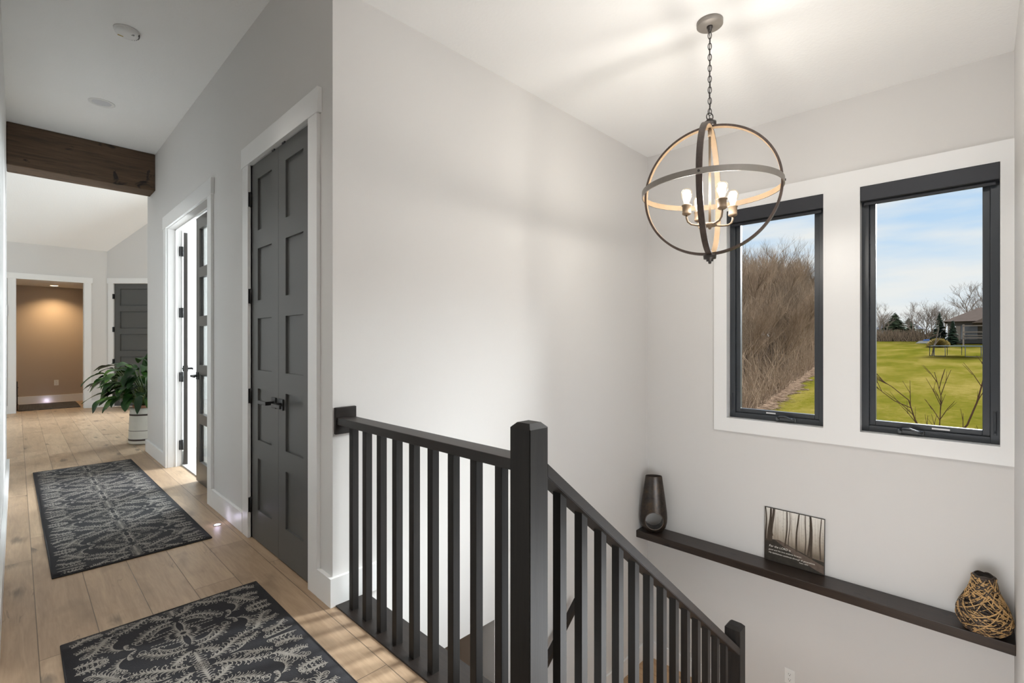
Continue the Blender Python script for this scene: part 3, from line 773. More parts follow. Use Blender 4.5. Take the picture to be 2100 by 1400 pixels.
# woven twig vase
random.seed(4)
bxx, byy = 4.055, -0.008
bprof = [(0.05, 0.0), (0.085, 0.012), (0.112, 0.045), (0.122, 0.08), (0.118, 0.12), (0.104, 0.16), (0.085, 0.20), (0.068, 0.24), (0.056, 0.28), (0.048, 0.315), (0.050, 0.335)]
def brad(z):
    for (ra, za_), (rb, zb_) in zip(bprof, bprof[1:]):
        if za_ <= z <= zb_: return ra + (rb - ra) * (z - za_) / (zb_ - za_)
    return bprof[-1][0] if z > 0.3 else bprof[0][0]
tilt = Matrix.Translation((bxx, byy, ZT + 0.004)) @ Matrix.Rotation(math.radians(0), 4, 'X')
r = empty('twig_vase', (bxx, byy, ZT), 'pear-shaped vase woven of tan and dark twigs at the ledge end', 'vase')
m = MB(); m.lathe([(0.0, 0.002)] + [(max(a - 0.006, 0.01), b) for a, b in bprof] + [(0.035, 0.334), (0.03, 0.28), (0.0, 0.26)], (bxx, byy, ZT + 0.001), 40, capends=False)
m.build('liner', plain('dark_liner', (0.018, 0.013, 0.01), 0.8), r)
def strand(mb, dark):
    a = random.uniform(0, 2 * PI); z = random.uniform(0.01, 0.30)
    da = random.choice((-1, 1)) * random.uniform(0.8, 2.2); z2 = min(0.33, max(0.008, z + random.uniform(-0.22, 0.22)))
    n = 18; pts = []
    off = random.uniform(0.000, 0.007); wob = random.uniform(-0.02, 0.02)
    for i in range(n):
        u = i / (n - 1); zz = z + (z2 - z) * u + wob * math.sin(PI * u); zz = min(0.333, max(0.006, zz)); an = a + da * u
        R = brad(zz) + off
        pts.append(tilt @ Vector((R * math.cos(an), R * math.sin(an), zz)))
    mb.tube(pts, random.uniform(0.0022, 0.0040), 6, flat=(1.0, 0.6))
ml, md = MB(), MB()
for i in range(215): strand(ml, 0)
for i in range(190): strand(md, 1)
for k in range(6):
    md.tube([tilt @ Vector(((0.049 + 0.003 * math.sin(k)) * math.cos(a * 0.21), (0.049 + 0.003 * math.sin(k)) * math.sin(a * 0.21), 0.318 + 0.004 * k + 0.003 * math.sin(a + k))) for a in range(30)], 0.003, 6, closed=True)
ml.build('tan_strands', plain('tan_twig', (0.50, 0.31, 0.13), 0.5, var=0.45, vscale=14), r)
md.build('dark_strands', plain('dark_twig', (0.045, 0.030, 0.022), 0.5, var=0.4, vscale=14), r)

# ------------------------------------------------------------------ CHANDELIER
CX, CY, CZ, CR = 2.664, 1.074, 2.130, 0.356
r = empty('chandelier', (CX, CY, 1.75), 'globe chandelier of brown and grey bands with four lit bulbs', 'chandelier')
M['band_in'] = plain('bulb_lit_band', (0.135, 0.088, 0.046), 0.6, 0.0, var=0.2, vscale=18)  # warm bulb light put into the colour of the inner faces
M['band_brown'] = woodmat('brown_wood_band', (0.020, 0.013, 0.010), (0.075, 0.050, 0.038), 2, 2.0, rough=0.45)
M['nickel'] = plain('brushed_grey_nickel', (0.25, 0.225, 0.20), 0.45, 0.3, var=0.12, vscale=20)
M['brass'] = plain('bulb_warmed_brass', (0.20, 0.145, 0.095), 0.5, 0.2, var=0.1, vscale=20)  # glow of the bulbs put into the metal's warm colour
M['dark_metal'] = plain('dark_bronze_metal', (0.055, 0.048, 0.044), 0.4, 0.5)
c0 = Vector((CX, CY, CZ))
def band(ax, R, wd, th, mats):
    """hoop of radius R about axis ax, width wd, thickness th; slot 0 outside, slot 1 inside"""
    ax = Vector(ax).normalized(); u = ax.orthogonal().normalized(); v = ax.cross(u)
    m = MB(); n = 128; P = []
    for k in range(n):
        a = 2 * PI * k / n; d = u * math.cos(a) + v * math.sin(a)
        P.append([m.bm.verts.new(c0 + d * rr_ + ax * ww) for rr_, ww in ((R, -wd / 2), (R, wd / 2), (R - th, wd / 2), (R - th, -wd / 2))])
    for k in range(n):
        A, B = P[k], P[(k + 1) % n]
        for j in range(4):
            m.mi = 1 if j == 2 else 0
            f = m._f([A[j], B[j], B[(j + 1) % 4], A[(j + 1) % 4]])
            if f and j in (0, 2): f.smooth = False
    return m
aA = math.radians(284); aB = math.radians(194)
band((-math.sin(aA), math.cos(aA), 0), CR - 0.001, 0.030, 0.012, 0).build('upright_band', [M['band_brown'], M['band_in']], r)
band((-math.sin(aB), math.cos(aB), 0), CR - 0.001, 0.030, 0.012, 0).build('upright_band', [M['band_brown'], M['band_in']], r)
band((0, 0, 1), CR + 0.005, 0.030, 0.006, 0).build('level_band', [M['nickel'], M['band_in']], r)
for a in (aA, aB, aA + PI, aB + PI):
    d = Vector((math.cos(a), math.sin(a), 0)); m = MB(); m.cyl(c0 + d * (CR - 0.002), c0 + d * (CR + 0.009), 0.006, 14); m.build('rivet', M['dark_metal'], r)
m = MB(); m.lathe([(0, 0.0), (0.03, 0.0), (0.034, 0.006), (0.034, 0.024), (0.022, 0.028), (0.016, 0.04), (0.0, 0.04)], (CX, CY, CZ + CR - 0.004), 32); m.build('top_cap', M['dark_metal'], r)
m = MB(); m.lathe([(0, -0.052), (0.006, -0.050), (0.009, -0.044), (0.007, -0.038), (0.018, -0.036), (0.018, -0.026), (0.032, -0.024), (0.034, -0.006), (0.034, 0.0), (0, 0.0)], (CX, CY, CZ - CR + 0.004), 32); m.build('finial', M['dark_metal'], r)
m = MB(); m.cyl((CX, CY, CZ + CR - 0.01), (CX, CY, CZ - 0.20), 0.0065, 14); m.cyl((CX, CY, CZ + CR - 0.06), (CX, CY, CZ + CR - 0.02), 0.010, 14); m.build('stem', M['brass'], r)
m = MB(); m.lathe([(0, -0.022), (0.006, -0.020), (0.010, -0.008), (0.034, -0.004), (0.038, 0.004), (0.030, 0.012), (0.012, 0.016), (0, 0.016)], (CX, CY, CZ - 0.192), 32); m.build('hub', M['brass'], r)
def bulbglass():
    t = NT('lit_bulb_glass')
    tr = t.n('ShaderNodeBsdfTransparent'); em = t.n('ShaderNodeEmission'); gl = t.n('ShaderNodeBsdfGlossy'); gl.inputs['Roughness'].default_value = 0.05
    em.inputs[0].default_value = (1.0, 0.84, 0.58, 1); em.inputs[1].default_value = 0.85
    lw = t.n('ShaderNodeLayerWeight'); lw.inputs[0].default_value = 0.35
    m1 = t.n('ShaderNodeMixShader'); m2 = t.n('ShaderNodeMixShader')
    t.t.links.new(t.ramp(lw.outputs['Facing'], [(0.0, 0.30), (1.0, 0.45)]), m1.inputs[0]); t.t.links.new(tr.outputs[0], m1.inputs[1]); t.t.links.new(em.outputs[0], m1.inputs[2])
    m2.inputs[0].default_value = 0.06; t.t.links.new(m1.outputs[0], m2.inputs[1]); t.t.links.new(gl.outputs[0], m2.inputs[2])
    return t.shader(m2.outputs[0])
M['bulb'] = bulbglass()
t = NT('filament_glow'); em = t.n('ShaderNodeEmission'); em.inputs[0].default_value = (1.0, 0.82, 0.5, 1); em.inputs[1].default_value = 22.0
M['filament'] = t.shader(em.outputs[0])
BULBS = []
for k in range(4):
    a = math.radians(49 + 90 * k); d = Vector((math.cos(a), math.sin(a), 0)); ar = 0.132
    hub = Vector((CX, CY, CZ - 0.190)); tip = hub + d * ar
    pts = [hub + d * 0.02, hub + d * 0.07 + Vector((0, 0, -0.002)), hub + d * 0.105 + Vector((0, 0, 0.002)), hub + d * 0.125 + Vector((0, 0, 0.016)), tip + Vector((0, 0, 0.036)), tip + Vector((0, 0, 0.052))]
    arm = MB().tube(pts, 0.0055, 10).build('arm', M['brass'], r)
    zb = tip.z + 0.05
    sk_ = MB(); sk_.lathe([(0, 0.0), (0.012, 0.0), (0.022, 0.006), (0.024, 0.012), (0.0225, 0.016), (0.0225, 0.05), (0.026, 0.052), (0.026, 0.058), (0.020, 0.060), (0, 0.060)], (tip.x, tip.y, zb), 28)
    sk_.build('socket', M['brass'], arm)
    zb += 0.058
    g = MB(); g.lathe([(0.014, 0.0), (0.0145, 0.012), (0.019, 0.026), (0.027, 0.042), (0.030, 0.058), (0.0285, 0.072), (0.021, 0.084), (0.010, 0.0895), (0, 0.0905)], (tip.x, tip.y, zb), 28, capends=False)
    g.build('bulb', M['bulb'], arm)
    fm = MB()
    for q in range(4):
        aq = q * PI / 2; fm.tube([(tip.x + 0.004 * math.cos(aq), tip.y + 0.004 * math.sin(aq), zb + 0.02), (tip.x + 0.011 * math.cos(aq), tip.y + 0.011 * math.sin(aq), zb + 0.066)], 0.0014, 6)
    fm.build('filament', M['filament'], arm)
    BULBS.append(Vector((tip.x, tip.y, zb + 0.05)))
# chain
m = MB(); z = ZS - 0.062; k = 0
zend = CZ + CR + 0.062
n_l = 15; pitch = (z - zend) / n_l
links = MB()
for k in range(n_l):
    zc = z - pitch * (k + 0.5); L = pitch * 0.5 + 0.0045; wv = 0.0088
    az = math.radians(30 if k % 2 else 120); d = Vector((math.cos(az), math.sin(az), 0))
    pts = []
    for q in range(20):
        a = 2 * PI * q / 20
        pts.append(Vector((CX, CY, zc)) + d * (wv * math.cos(a)) + Vector((0, 0, L * math.sin(a))))
    links.tube(pts, 0.0022, 6, closed=True)
links.build('chain', M['dark_metal'], r)
m = MB(); dd = Vector((0.80, -0.6, 0))
m.tube([Vector((CX, CY, CZ + CR + 0.050)) + dd * (0.019 * math.cos(2 * PI * q / 32)) + Vector((0, 0, 0.021 * math.sin(2 * PI * q / 32))) for q in range(32)], 0.0028, 8, closed=True)
m.build('loop', M['dark_metal'], r)
m = MB(); m.tube([(CX + 0.003 * math.sin(q * 1.3), CY + 0.003 * math.cos(q * 1.1), z + 0.01 - (z - zend + 0.03) * q / 24) for q in range(25)], 0.0022, 6); m.build('cord', M['dark_metal'], r)
m = MB(); m.lathe([(0, -0.0), (0.068, 0.0), (0.068, -0.022), (0.064, -0.026), (0.0, -0.027)], (CX, CY, ZS), 48); m.build('canopy', M['nickel'], r)
m = MB(); m.lathe([(0, 0), (0.016, 0.0), (0.016, -0.010), (0.011, -0.014), (0.011, -0.024), (0.007, -0.03), (0, -0.03)], (CX, CY, ZS - 0.026), 20); m.build('hanger', M['dark_metal'], r)

# ------------------------------------------------------------------ RUGS with damask pattern
def teardrop(c, ang, L, W, curl=0.0):
    out = []
    ca, sa = math.cos(ang), math.sin(ang)
    for k in range(9):
        u = k / 8; x = L * u; w_ = W * math.sin(PI * (u ** 0.75)) * 0.5
        out.append((x, w_))
    pts = out + [(x, -w_) for x, w_ in reversed(out[1:-1])]
    res = []
    for x, y in pts:
        y2 = y + curl * x * x / L
        res.append((c[0] + x * ca - y2 * sa, c[1] + x * sa + y2 * ca))
    return res
def ribbon(pts, w0, w1):
    L, R = [], []
    n = len(pts)
    for i in range(n):
        a = pts[max(0, i - 1)]; b = pts[min(n - 1, i + 1)]
        dx, dy = b[0] - a[0], b[1] - a[1]; l = math.hypot(dx, dy) or 1
        w_ = (w0 + (w1 - w0) * i / (n - 1)) / 2
        L.append((pts[i][0] - dy / l * w_, pts[i][1] + dx / l * w_)); R.append((pts[i][0] + dy / l * w_, pts[i][1] - dx / l * w_))
    return [[L[i], R[i], R[i + 1], L[i + 1]] for i in range(n - 1)]
def spiral(c, a0, r0, turns, sgn, n=22):
    out = []
    for i in range(n):
        u = i / (n - 1); rr_ = r0 * (1 - 0.86 * u); a = a0 + sgn * turns * 2 * PI * u
        out.append((c[0] + rr_ * math.cos(a), c[1] + rr_ * math.sin(a)))
    return out
def stroke(c, a, L, turn, w0, w1, n=7):
    pts = [c]; x, y = c
    for i in range(n):
        u = i / n; aa_ = a + turn * u * u
        x += math.cos(aa_) * L / n; y += math.sin(aa_) * L / n; pts.append((x, y))
    return ribbon(pts, w0, w1)
def acanthus(spine, n, size, side=0, taper=True):
    """curled leaf lobes along a spine polyline -> list of polys"""
    P = []
    N = len(spine)
    P += ribbon(spine, 0.0042, 0.0022)
    size *= 1.12
    for i in range(n):
        u = (i + 0.3) / n; x = u * (N - 1); j = min(int(x), N - 2); fr = x - j
        c = (spine[j][0] + (spine[j + 1][0] - spine[j][0]) * fr, spine[j][1] + (spine[j + 1][1] - spine[j][1]) * fr)
        a = math.atan2(spine[j + 1][1] - spine[j][1], spine[j + 1][0] - spine[j][0])
        s_ = size * (0.55 + 0.65 * math.sin(PI * min(1, 0.15 + 0.85 * u)))
        for sd in ((1, -1) if side == 0 else (side,)):
            P += stroke(c, a + sd * 0.25, s_ * 1.15, sd * 2.2, 0.0066, 0.0022)
            P += stroke(c, a + sd * 0.75, s_ * 0.74, sd * 1.7, 0.0048, 0.0018, 5)
            if i % 2 == 0: P.append(teardrop((c[0] + s_ * 0.75 * math.cos(a + sd * 0.9), c[1] + s_ * 0.75 * math.sin(a + sd * 0.9)), a + sd * 0.9, s_ * 0.34, s_ * 0.16))
    e = spine[-1]; a = math.atan2(e[1] - spine[-2][1], e[0] - spine[-2][0]); sg = side or 1
    rr_ = size * 0.42
    P += ribbon(spiral((e[0] - rr_ * math.sin(a) * sg, e[1] + rr_ * math.cos(a) * sg), a - sg * PI / 2, rr_, 1.15, sg, 18), 0.0042, 0.002)
    return P
def bez(p0, p1, p2, p3, n=18):
    o = []
    for i in range(n):
        t_ = i / (n - 1); a = (1 - t_) ** 3; b = 3 * t_ * (1 - t_) ** 2; c_ = 3 * t_ * t_ * (1 - t_); d_ = t_ ** 3
        o.append((a * p0[0] + b * p1[0] + c_ * p2[0] + d_ * p3[0], a * p0[1] + b * p1[1] + c_ * p2[1] + d_ * p3[1]))
    return o
def damask(W, L, y_first, period):
    half = []
    y = y_first
    rows = []
    while y < L + period: rows.append(y); y += period
    for y in [rows[0] - period] + rows:
        for f in (1, -1):
            def T2(p): return (p[0], y + f * p[1])
            grp = []
            # central medallion: nested scroll arcs and bead rows
            grp += acanthus(bez((0.012, 0.142), (0.07, 0.15), (0.125, 0.115), (0.15, 0.055)), 8, 0.030, 0)
            grp += ribbon(spiral((0.147, 0.042), 1.2, 0.020, 0.9, -1), 0.004, 0.002)
            grp += acanthus(bez((0.02, 0.10), (0.05, 0.12), (0.09, 0.095), (0.108, 0.045)), 7, 0.019, 1)
            grp += ribbon(spiral((0.095, 0.058), 2.4, 0.017, 0.9, 1), 0.0035, 0.002)
            for i in range(9): grp.append(teardrop((0.018 + 0.0125 * i, 0.062 - 0.002 * i), 0.5, 0.012, 0.0065))
            for i in range(8): grp.append(teardrop((0.022 + 0.0125 * i, 0.030 - 0.001 * i), 0.2, 0.013, 0.006))
            grp += acanthus(bez((0.008, 0.02), (0.012, 0.05), (0.02, 0.08), (0.006, 0.115)), 6, 0.016, -1)
            for i in range(5): grp.append(teardrop((0.010 * math.cos(i * 0.39), 0.010 * math.sin(i * 0.39)), i * 0.39, 0.026, 0.009))
            for i in range(6): grp.append(teardrop((0.050 * math.cos(i * 0.26), 0.042 * math.sin(i * 0.26) + 0.002), i * 0.26, 0.020, 0.008))
            # crown above medallion
            grp += acanthus(bez((0.004, 0.175), (0.03, 0.19), (0.055, 0.20), (0.072, 0.232)), 6, 0.028, 0)
            grp += ribbon(spiral((0.06, 0.222), 0.2, 0.018, 1.0, 1), 0.004, 0.002)
            grp += acanthus(bez((0.0, 0.19), (0.004, 0.22), (0.0, 0.25), (0.0, 0.30)), 6, 0.030, 1)
            # ogee bands, S-curved garlands from medallion foot to the rug edge
            grp += acanthus(bez((0.03, 0.285), (0.10, 0.275), (0.12, 0.215), (0.205, 0.185)), 10, 0.034, 0)
            grp += ribbon(spiral((0.215, 0.168), 1.6, 0.022, 1.0, -1), 0.0045, 0.002)
            grp += acanthus(bez((0.225, 0.19), (0.27, 0.175), (0.265, 0.11), (0.315, 0.075)), 9, 0.036, 0)
            grp += ribbon(spiral((0.262, 0.115), 0.6, 0.024, 1.0, 1), 0.0045, 0.002)
            grp += acanthus(bez((0.205, 0.035), (0.24, 0.06), (0.245, 0.10), (0.215, 0.13)), 7, 0.026, -1)
            grp += acanthus(bez((0.10, 0.30), (0.14, 0.31), (0.17, 0.28), (0.19, 0.245)), 5, 0.022, -1)
            grp += acanthus(bez((0.165, 0.005), (0.19, 0.01), (0.205, 0.03), (0.20, 0.06)), 5, 0.020, 1)
            grp += acanthus(bez((0.235, 0.215), (0.22, 0.245), (0.18, 0.265), (0.145, 0.262)), 6, 0.022, 0)
            grp += acanthus(bez((0.345, 0.125), (0.335, 0.15), (0.31, 0.155), (0.285, 0.15)), 5, 0.022, 0)
            # side half palmettes
            grp += acanthus(bez((0.355, 0.20), (0.33, 0.235), (0.30, 0.25), (0.262, 0.245)), 7, 0.030, 0)
            grp += acanthus(bez((0.36, 0.285), (0.33, 0.30), (0.29, 0.295), (0.25, 0.30)), 6, 0.028, 1)
            grp += ribbon(spiral((0.262, 0.275), 0.0, 0.022, 1.0, 1), 0.0045, 0.002)
            grp += acanthus(bez((0.36, 0.03), (0.335, 0.02), (0.30, 0.03), (0.262, 0.012)), 6, 0.026, 0)
            for p in grp: half.append([T2(q) for q in p])
    polys = []
    mg = 0.012
    for p in half:
        for sx in (1, -1):
            q = [(sx * a, b) for a, b in p]
            if all(abs(a) < W / 2 - mg and mg < b < L - mg for a, b in q): polys.append(q)
    return polys
def rug(name, cx, y_far, L, W, ang, label, y_first, period, seed):
    random.seed(seed)
    rt = Matrix.Translation((cx, y_far, 0)) @ Matrix.Rotation(ang, 4, 'Z')
    e = empty(name, (cx, y_far - L / 2, 0), label, 'rug', 'matching runner rugs along the hall floor')
    th = 0.006
    def hz(x, y):
        return 0.0016 * math.sin(x * 9 + y * 5 + seed) * max(0, 1 - abs(x) / (W / 2) * 0.2) + 0.0016
    m = MB(); nx, ny = 12, int(L / 0.06)
    G = [[None] * (ny + 1) for _ in range(nx + 1)]
    for i in range(nx + 1):
        for j in range(ny + 1):
            x = -W / 2 + W * i / nx; y = -L * j / ny
            G[i][j] = m.bm.verts.new(rt @ Vector((x, y, th + hz(x, y))))
    for i in range(nx):
        for j in range(ny):
            f = m._f([G[i][j], G[i][j + 1], G[i + 1][j + 1], G[i + 1][j]]); f.smooth = True
    rim = [G[i][0] for i in range(nx + 1)] + [G[nx][j] for j in range(1, ny + 1)] + [G[i][ny] for i in range(nx - 1, -1, -1)] + [G[0][j] for j in range(ny - 1, 0, -1)]
    low = [m.bm.verts.new(Vector((v.co.x, v.co.y, 0.0004))) for v in rim]
    n = len(rim)
    for k in range(n): m._f([rim[k], rim[(k + 1) % n], low[(k + 1) % n], low[k]])
    m._f(low)
    body = m.build('pile', M['rug'], e)
    m = MB()
    for p in damask(W, L, y_first, period):
        m.poly([rt @ Vector((a, -b, th + hz(a, -b) + 0.0011)) for a, b in p])
    m.build('damask_pattern', M['rug_pattern'], e, fixn=False)
    m = MB()
    bp = [(-W / 2, 0), (W / 2, 0), (W / 2, -L), (-W / 2, -L)]
    pts = []
    for (a, b), (c_, d_) in zip(bp, bp[1:] + bp[:1]):
        for k in range(20): pts.append(rt @ Vector((a + (c_ - a) * k / 20, b + (d_ - b) * k / 20, 0.0045)))
    m.tube(pts, 0.0042, 6, closed=True); m.build('bound_edge', M['rug_edge'], e)
    return e
def rugmat():
    t = NT('black_rug_pile'); v = t.obj()
    n1 = t.noise(v, 260, 3, 0.6); n2 = t.noise(v, 7, 4)
    c = t.mix(t.math('MULTIPLY', n1, 1.0), (0.006, 0.006, 0.008), (0.024, 0.023, 0.027))
    c = t.mix(t.ramp(n2, [(0.4, 0.0), (0.7, 0.35)]), c, (0.026, 0.024, 0.025))
    return t.bsdf(c, 0.85, 0, 0.25, t.bump(n1, 0.5, 0.003), **{'Sheen Weight': 0.06, 'Sheen Roughness': 0.4})
M['rug'] = rugmat()
M['rug_pattern'] = plain('silver_beige_yarn', (0.27, 0.25, 0.225), 0.75, spec=0.3, var=0.35, vscale=90)
M['rug_edge'] = plain('black_rug_binding', (0.012, 0.012, 0.014), 0.8)
rug('runner_rug', 0.4985, 6.705, 3.06, 0.762, math.radians(0.4), 'black damask runner rug farther down the hall by the glazed doors', 0.18, 0.62, 2)
rug('runner_rug', 0.5170, 2.808, 2.72, 0.768, 0.0, 'black damask runner rug in the foreground beside the railing', 0.27, 0.62, 5)
m = MB(); nx = 24
P = []
for i in range(nx + 1):
    x = 0.03 + 0.86 * i / nx
    P.append([m.bm.verts.new(Vector((x, y, z_))) for y, z_ in ((12.80, 0.0005), (12.81, 0.012 + 0.006 * math.sin(i * 1.7)), (13.4, 0.02 + 0.014 * math.sin(i * 0.9)), (14.05, 0.012), (14.06, 0.0005))])
for i in range(nx):
    for j in range(4): m._f([P[i][j], P[i][j + 1], P[i + 1][j + 1], P[i + 1][j]])
tag(m.build('doorway_rug', plain('dark_grey_rug', (0.05, 0.045, 0.045), 0.9, var=0.6, vscale=14)), 'dark rumpled rug on the floor inside the far opening', 'rug')
r = empty('boot_stand', (0.03, 12.9, 0), 'black metal stand half hidden by the left side of the far opening', 'stand')
k = MB(); k.cyl((0.012, 12.95, 0.0), (0.012, 12.95, 0.55), 0.009, 10); k.build('upright', M['black'], r)
k = MB(); k.tube([(0.012, 12.95, 0.012), (0.10, 12.86, 0.010), (0.19, 12.84, 0.008)], 0.008, 8); k.tube([(0.012, 12.95, 0.012), (0.02, 13.06, 0.008)], 0.008, 8); k.build('foot', M['black'], r)
for zz in (0.12, 0.28, 0.44): MB().tube([(0.012, 12.94, zz), (0.030, 12.94, zz)], 0.006, 8).build('peg', M['black'], r)

# ------------------------------------------------------------------ PLANT
random.seed(11)
px, py = 1.165, 7.745
r = empty('potted_plant', (px, py, 0), 'leafy green plant in a white banded can at the end of the hall', 'plant')
M['pot'] = plain('worn_white_enamel', (0.66, 0.65, 0.60), 0.4, var=0.08, vscale=10)
m = MB(); m.lathe([(0, 0.004), (0.172, 0.004), (0.176, 0.02), (0.174, 0.06), (0.166, 0.30), (0.160, 0.42), (0.160, 0.455), (0.152, 0.455), (0.150, 0.40), (0.0, 0.38)], (px, py, 0), 48, capends=False)
pot = m.build('can', M['pot'], r)
bandm = plain('dark_brown_band', (0.045, 0.028, 0.022), 0.5)
for z_, rr_, hh in ((0.058, 0.1757, 0.022), (0.172, 0.1725, 0.005), (0.372, 0.164, 0.020)):
    m = MB(); m.lathe([(rr_ - 0.004, z_ - hh / 2), (rr_, z_ - hh / 2), (rr_, z_ + hh / 2), (rr_ - 0.004, z_ + hh / 2)], (px, py, 0), 48); m.build('band', bandm, pot)
m = MB(); m.lathe([(0.10, 0.40), (0.125, 0.40), (0.135, 0.49), (0.125, 0.49), (0.115, 0.46), (0, 0.455)], (px, py, 0), 32, capends=False); m.build('inner_pot', plain('terracotta', (0.42, 0.20, 0.12), 0.7), pot)
def leafmat():
    t = NT('glossy_green_leaf'); v = t.obj()
    n = t.noise(v, 4, 3); c = t.ramp(n, [(0.38, (0.008, 0.028, 0.006)), (0.56, (0.022, 0.075, 0.010)), (0.70, (0.12, 0.26, 0.02))])
    return t.bsdf(c, 0.45, 0, 0.3)
def leaf(mb, base_, d, L, W, droop, nrm):
    d = Vector(d).normalized(); side = d.cross(nrm).normalized(); n_ = side.cross(d).normalized()
    rows = []
    pos = Vector(base_); n = 8
    for i in range(n + 1):
        u = i / n; w_ = W * (math.sin(PI * min(1, u * 0.96 + 0.03)) ** 0.75) * (1.0 - 0.25 * u)
        wav = 0.012 * math.sin(u * 9 + L * 40)
        rows.append([mb.bm.verts.new(pos + side * (w_ * s_) + n_ * (-abs(s_) * w_ * 0.22 * -1 + wav * abs(s_))) for s_ in (-0.5, -0.25, 0, 0.25, 0.5)])
        d = (d + Vector((0, 0, -droop / n))).normalized(); n_ = side.cross(d).normalized()
        pos = pos + d * (L / n)
    for A, B in zip(rows, rows[1:]):
        for k in range(4):
            f = mb._f([A[k], A[k + 1], B[k + 1], B[k]])
            if f: f.smooth = True
fo, stm = MB(), MB()
for i in range(140):
    a = random.uniform(0, 2 * PI); el = random.uniform(0.15, 1.35) if i < 105 else random.uniform(0.8, 1.35)
    reach = random.uniform(0.10, 0.44) if i < 105 else random.uniform(0.34, 0.52)
    # leans to the open left side
    d = Vector((math.cos(a) * math.cos(el) - 0.28, math.sin(a) * math.cos(el), math.sin(el))).normalized()
    b0 = Vector((px + 0.06 * math.cos(a), py + 0.06 * math.sin(a), 0.46))
    tip = b0 + d * reach + Vector((0, 0, 0.10))
    mid = (b0 + tip) / 2 + Vector((0, 0, 0.06))
    stm.tube([b0, mid, tip], 0.0045, 6, rs=[0.006, 0.005, 0.0035])
    ld = Vector((d.x, d.y, d.z * 0.4 - 0.10)).normalized()
    leaf(fo, tip, ld, random.uniform(0.17, 0.29), random.uniform(0.085, 0.135), random.uniform(0.7, 2.1), Vector((random.uniform(-.3, .3), random.uniform(-.3, .3), 1)))
leaf(fo, (px + 0.0, py, 0.90), (0.16, 0.05, 1), 0.28, 0.12, 0.15, Vector((-0.6, -0.8, 0.1))); stm.tube([(px, py, 0.46), (px, py, 0.90)], 0.005, 6)
leaf(fo, (px - 0.10, py, 0.84), (-0.35, 0.05, 0.8), 0.16, 0.08, 0.4, Vector((-0.6, -0.8, 0.3)))
fo.build('foliage', leafmat(), r); stm.build('stems', plain('green_stem', (0.08, 0.12, 0.03), 0.5), r)

# ------------------------------------------------------------------ OUTDOORS
def gz(x, y=0.0):
    if x < 100: return -1.85 + 0.0325 * x + 0.02 * math.sin(x * 0.35 + y * 0.5)
    return 1.40
def grassmat():
    t = NT('lawn_grass'); v = t.obj()
    n1 = t.noise(t.obj(scale=(0.35, 1, 1)), 0.5, 4); n2 = t.noise(v, 3.0, 5, 0.7); n3 = t.noise(v, 9, 5, 0.85)
    f = t.math('ADD', t.math('MULTIPLY', n1, 0.40), t.math('ADD', t.math('MULTIPLY', n2, 0.28), t.math('MULTIPLY', n3, 0.32)))
    c = t.ramp(f, [(0.40, (0.062, 0.064, 0.006)), (0.50, (0.100, 0.086, 0.012)), (0.60, (0.165, 0.125, 0.032))])
    return t.bsdf(c, 1.0, 0, 0.0, t.bump(n3, 0.6, 0.05))
def littermat():
    t = NT('leaf_litter'); v = t.obj()
    n2 = t.noise(v, 5, 6, 0.8)
    c = t.ramp(n2, [(0.38, (0.045, 0.028, 0.018)), (0.52, (0.12, 0.08, 0.055)), (0.64, (0.24, 0.17, 0.12))])
    m_ = t.bsdf(c, 1.0, 0, 0.0, t.bump(n2, 0.8, 0.08))
    # ragged scatter of leaves thinning out over the grass
    sp = t.n('ShaderNodeSeparateXYZ'); t.t.links.new(v, sp.inputs[0])
    d = t.math('SUBTRACT', sp.outputs[1], t.math('ADD', 5.75, t.math('MULTIPLY', t.math('SUBTRACT', sp.outputs[0], 17.9), 0.128)))
    e1 = t.math('MULTIPLY', t.math('SUBTRACT', t.noise(v, 1.1, 3), 0.5), 1.6); e2 = t.math('MULTIPLY', t.math('SUBTRACT', t.noise(v, 14, 4, 0.7), 0.5), 1.8)
    f = t.math('ADD', t.math('ADD', d, 0.55), t.math('ADD', e1, e2))
    mk = t.ramp(f, [(0.0, 0.0), (0.04, 1.0)])
    tr = t.n('ShaderNodeBsdfTransparent'); mx_ = t.n('ShaderNodeMixShader'); b_ = t.out.inputs[0].links[0].from_socket
    t.t.links.new(mk, mx_.inputs[0]); t.t.links.new(tr.outputs[0], mx_.inputs[1]); t.t.links.new(b_, mx_.inputs[2]); t.shader(mx_.outputs[0])
    return m_
m = MB(); xs = [XO + 0.2, 8, 12, 16, 20, 25, 30, 36, 44, 52, 62, 72, 84, 100, 160, 400]; ys = [-160, -60, -30, -15, -8, -4, 0, 4, 8, 12, 16, 24, 40, 80, 200]
V = [[m.bm.verts.new((x, y, gz(x, 0))) for y in ys] for x in xs]
for i in range(len(xs) - 1):
    for j in range(len(ys) - 1):
        f = m._f([V[i][j], V[i + 1][j], V[i + 1][j + 1], V[i][j + 1]]); f.smooth = True
struct('lawn', m, grassmat(), 'sunny spring lawn rising away outside the windows', 'lawn')

def bank(x): return 5.75 + (x - 17.9) * 0.128   # edge of the woods
m = MB(); random.seed(8)
prev = None
nX = 150
rowsl = []
for i in range(nX):
    x = 9 + i * 0.36 if i < 130 else 55.8 + (i - 130) * 4.0
    e0 = bank(x) - 1.3
    rowsl.append([m.bm.verts.new((x, yy, gz(x) + zz)) for yy, zz in ((e0, 0.012), (e0 + 1.4, 0.05), (e0 + 3, 0.2), (e0 + 10, 0.6), (e0 + 40, 2.5))])
for A, B in zip(rowsl, rowsl[1:]):
    for k in range(4):
        f = m._f([A[k], B[k], B[k + 1], A[k + 1]]); f.smooth = True
tag(m.build('leaf_litter', littermat()), 'brown fallen leaves carpeting the edge of the woods', 'leaf litter', kind='stuff')

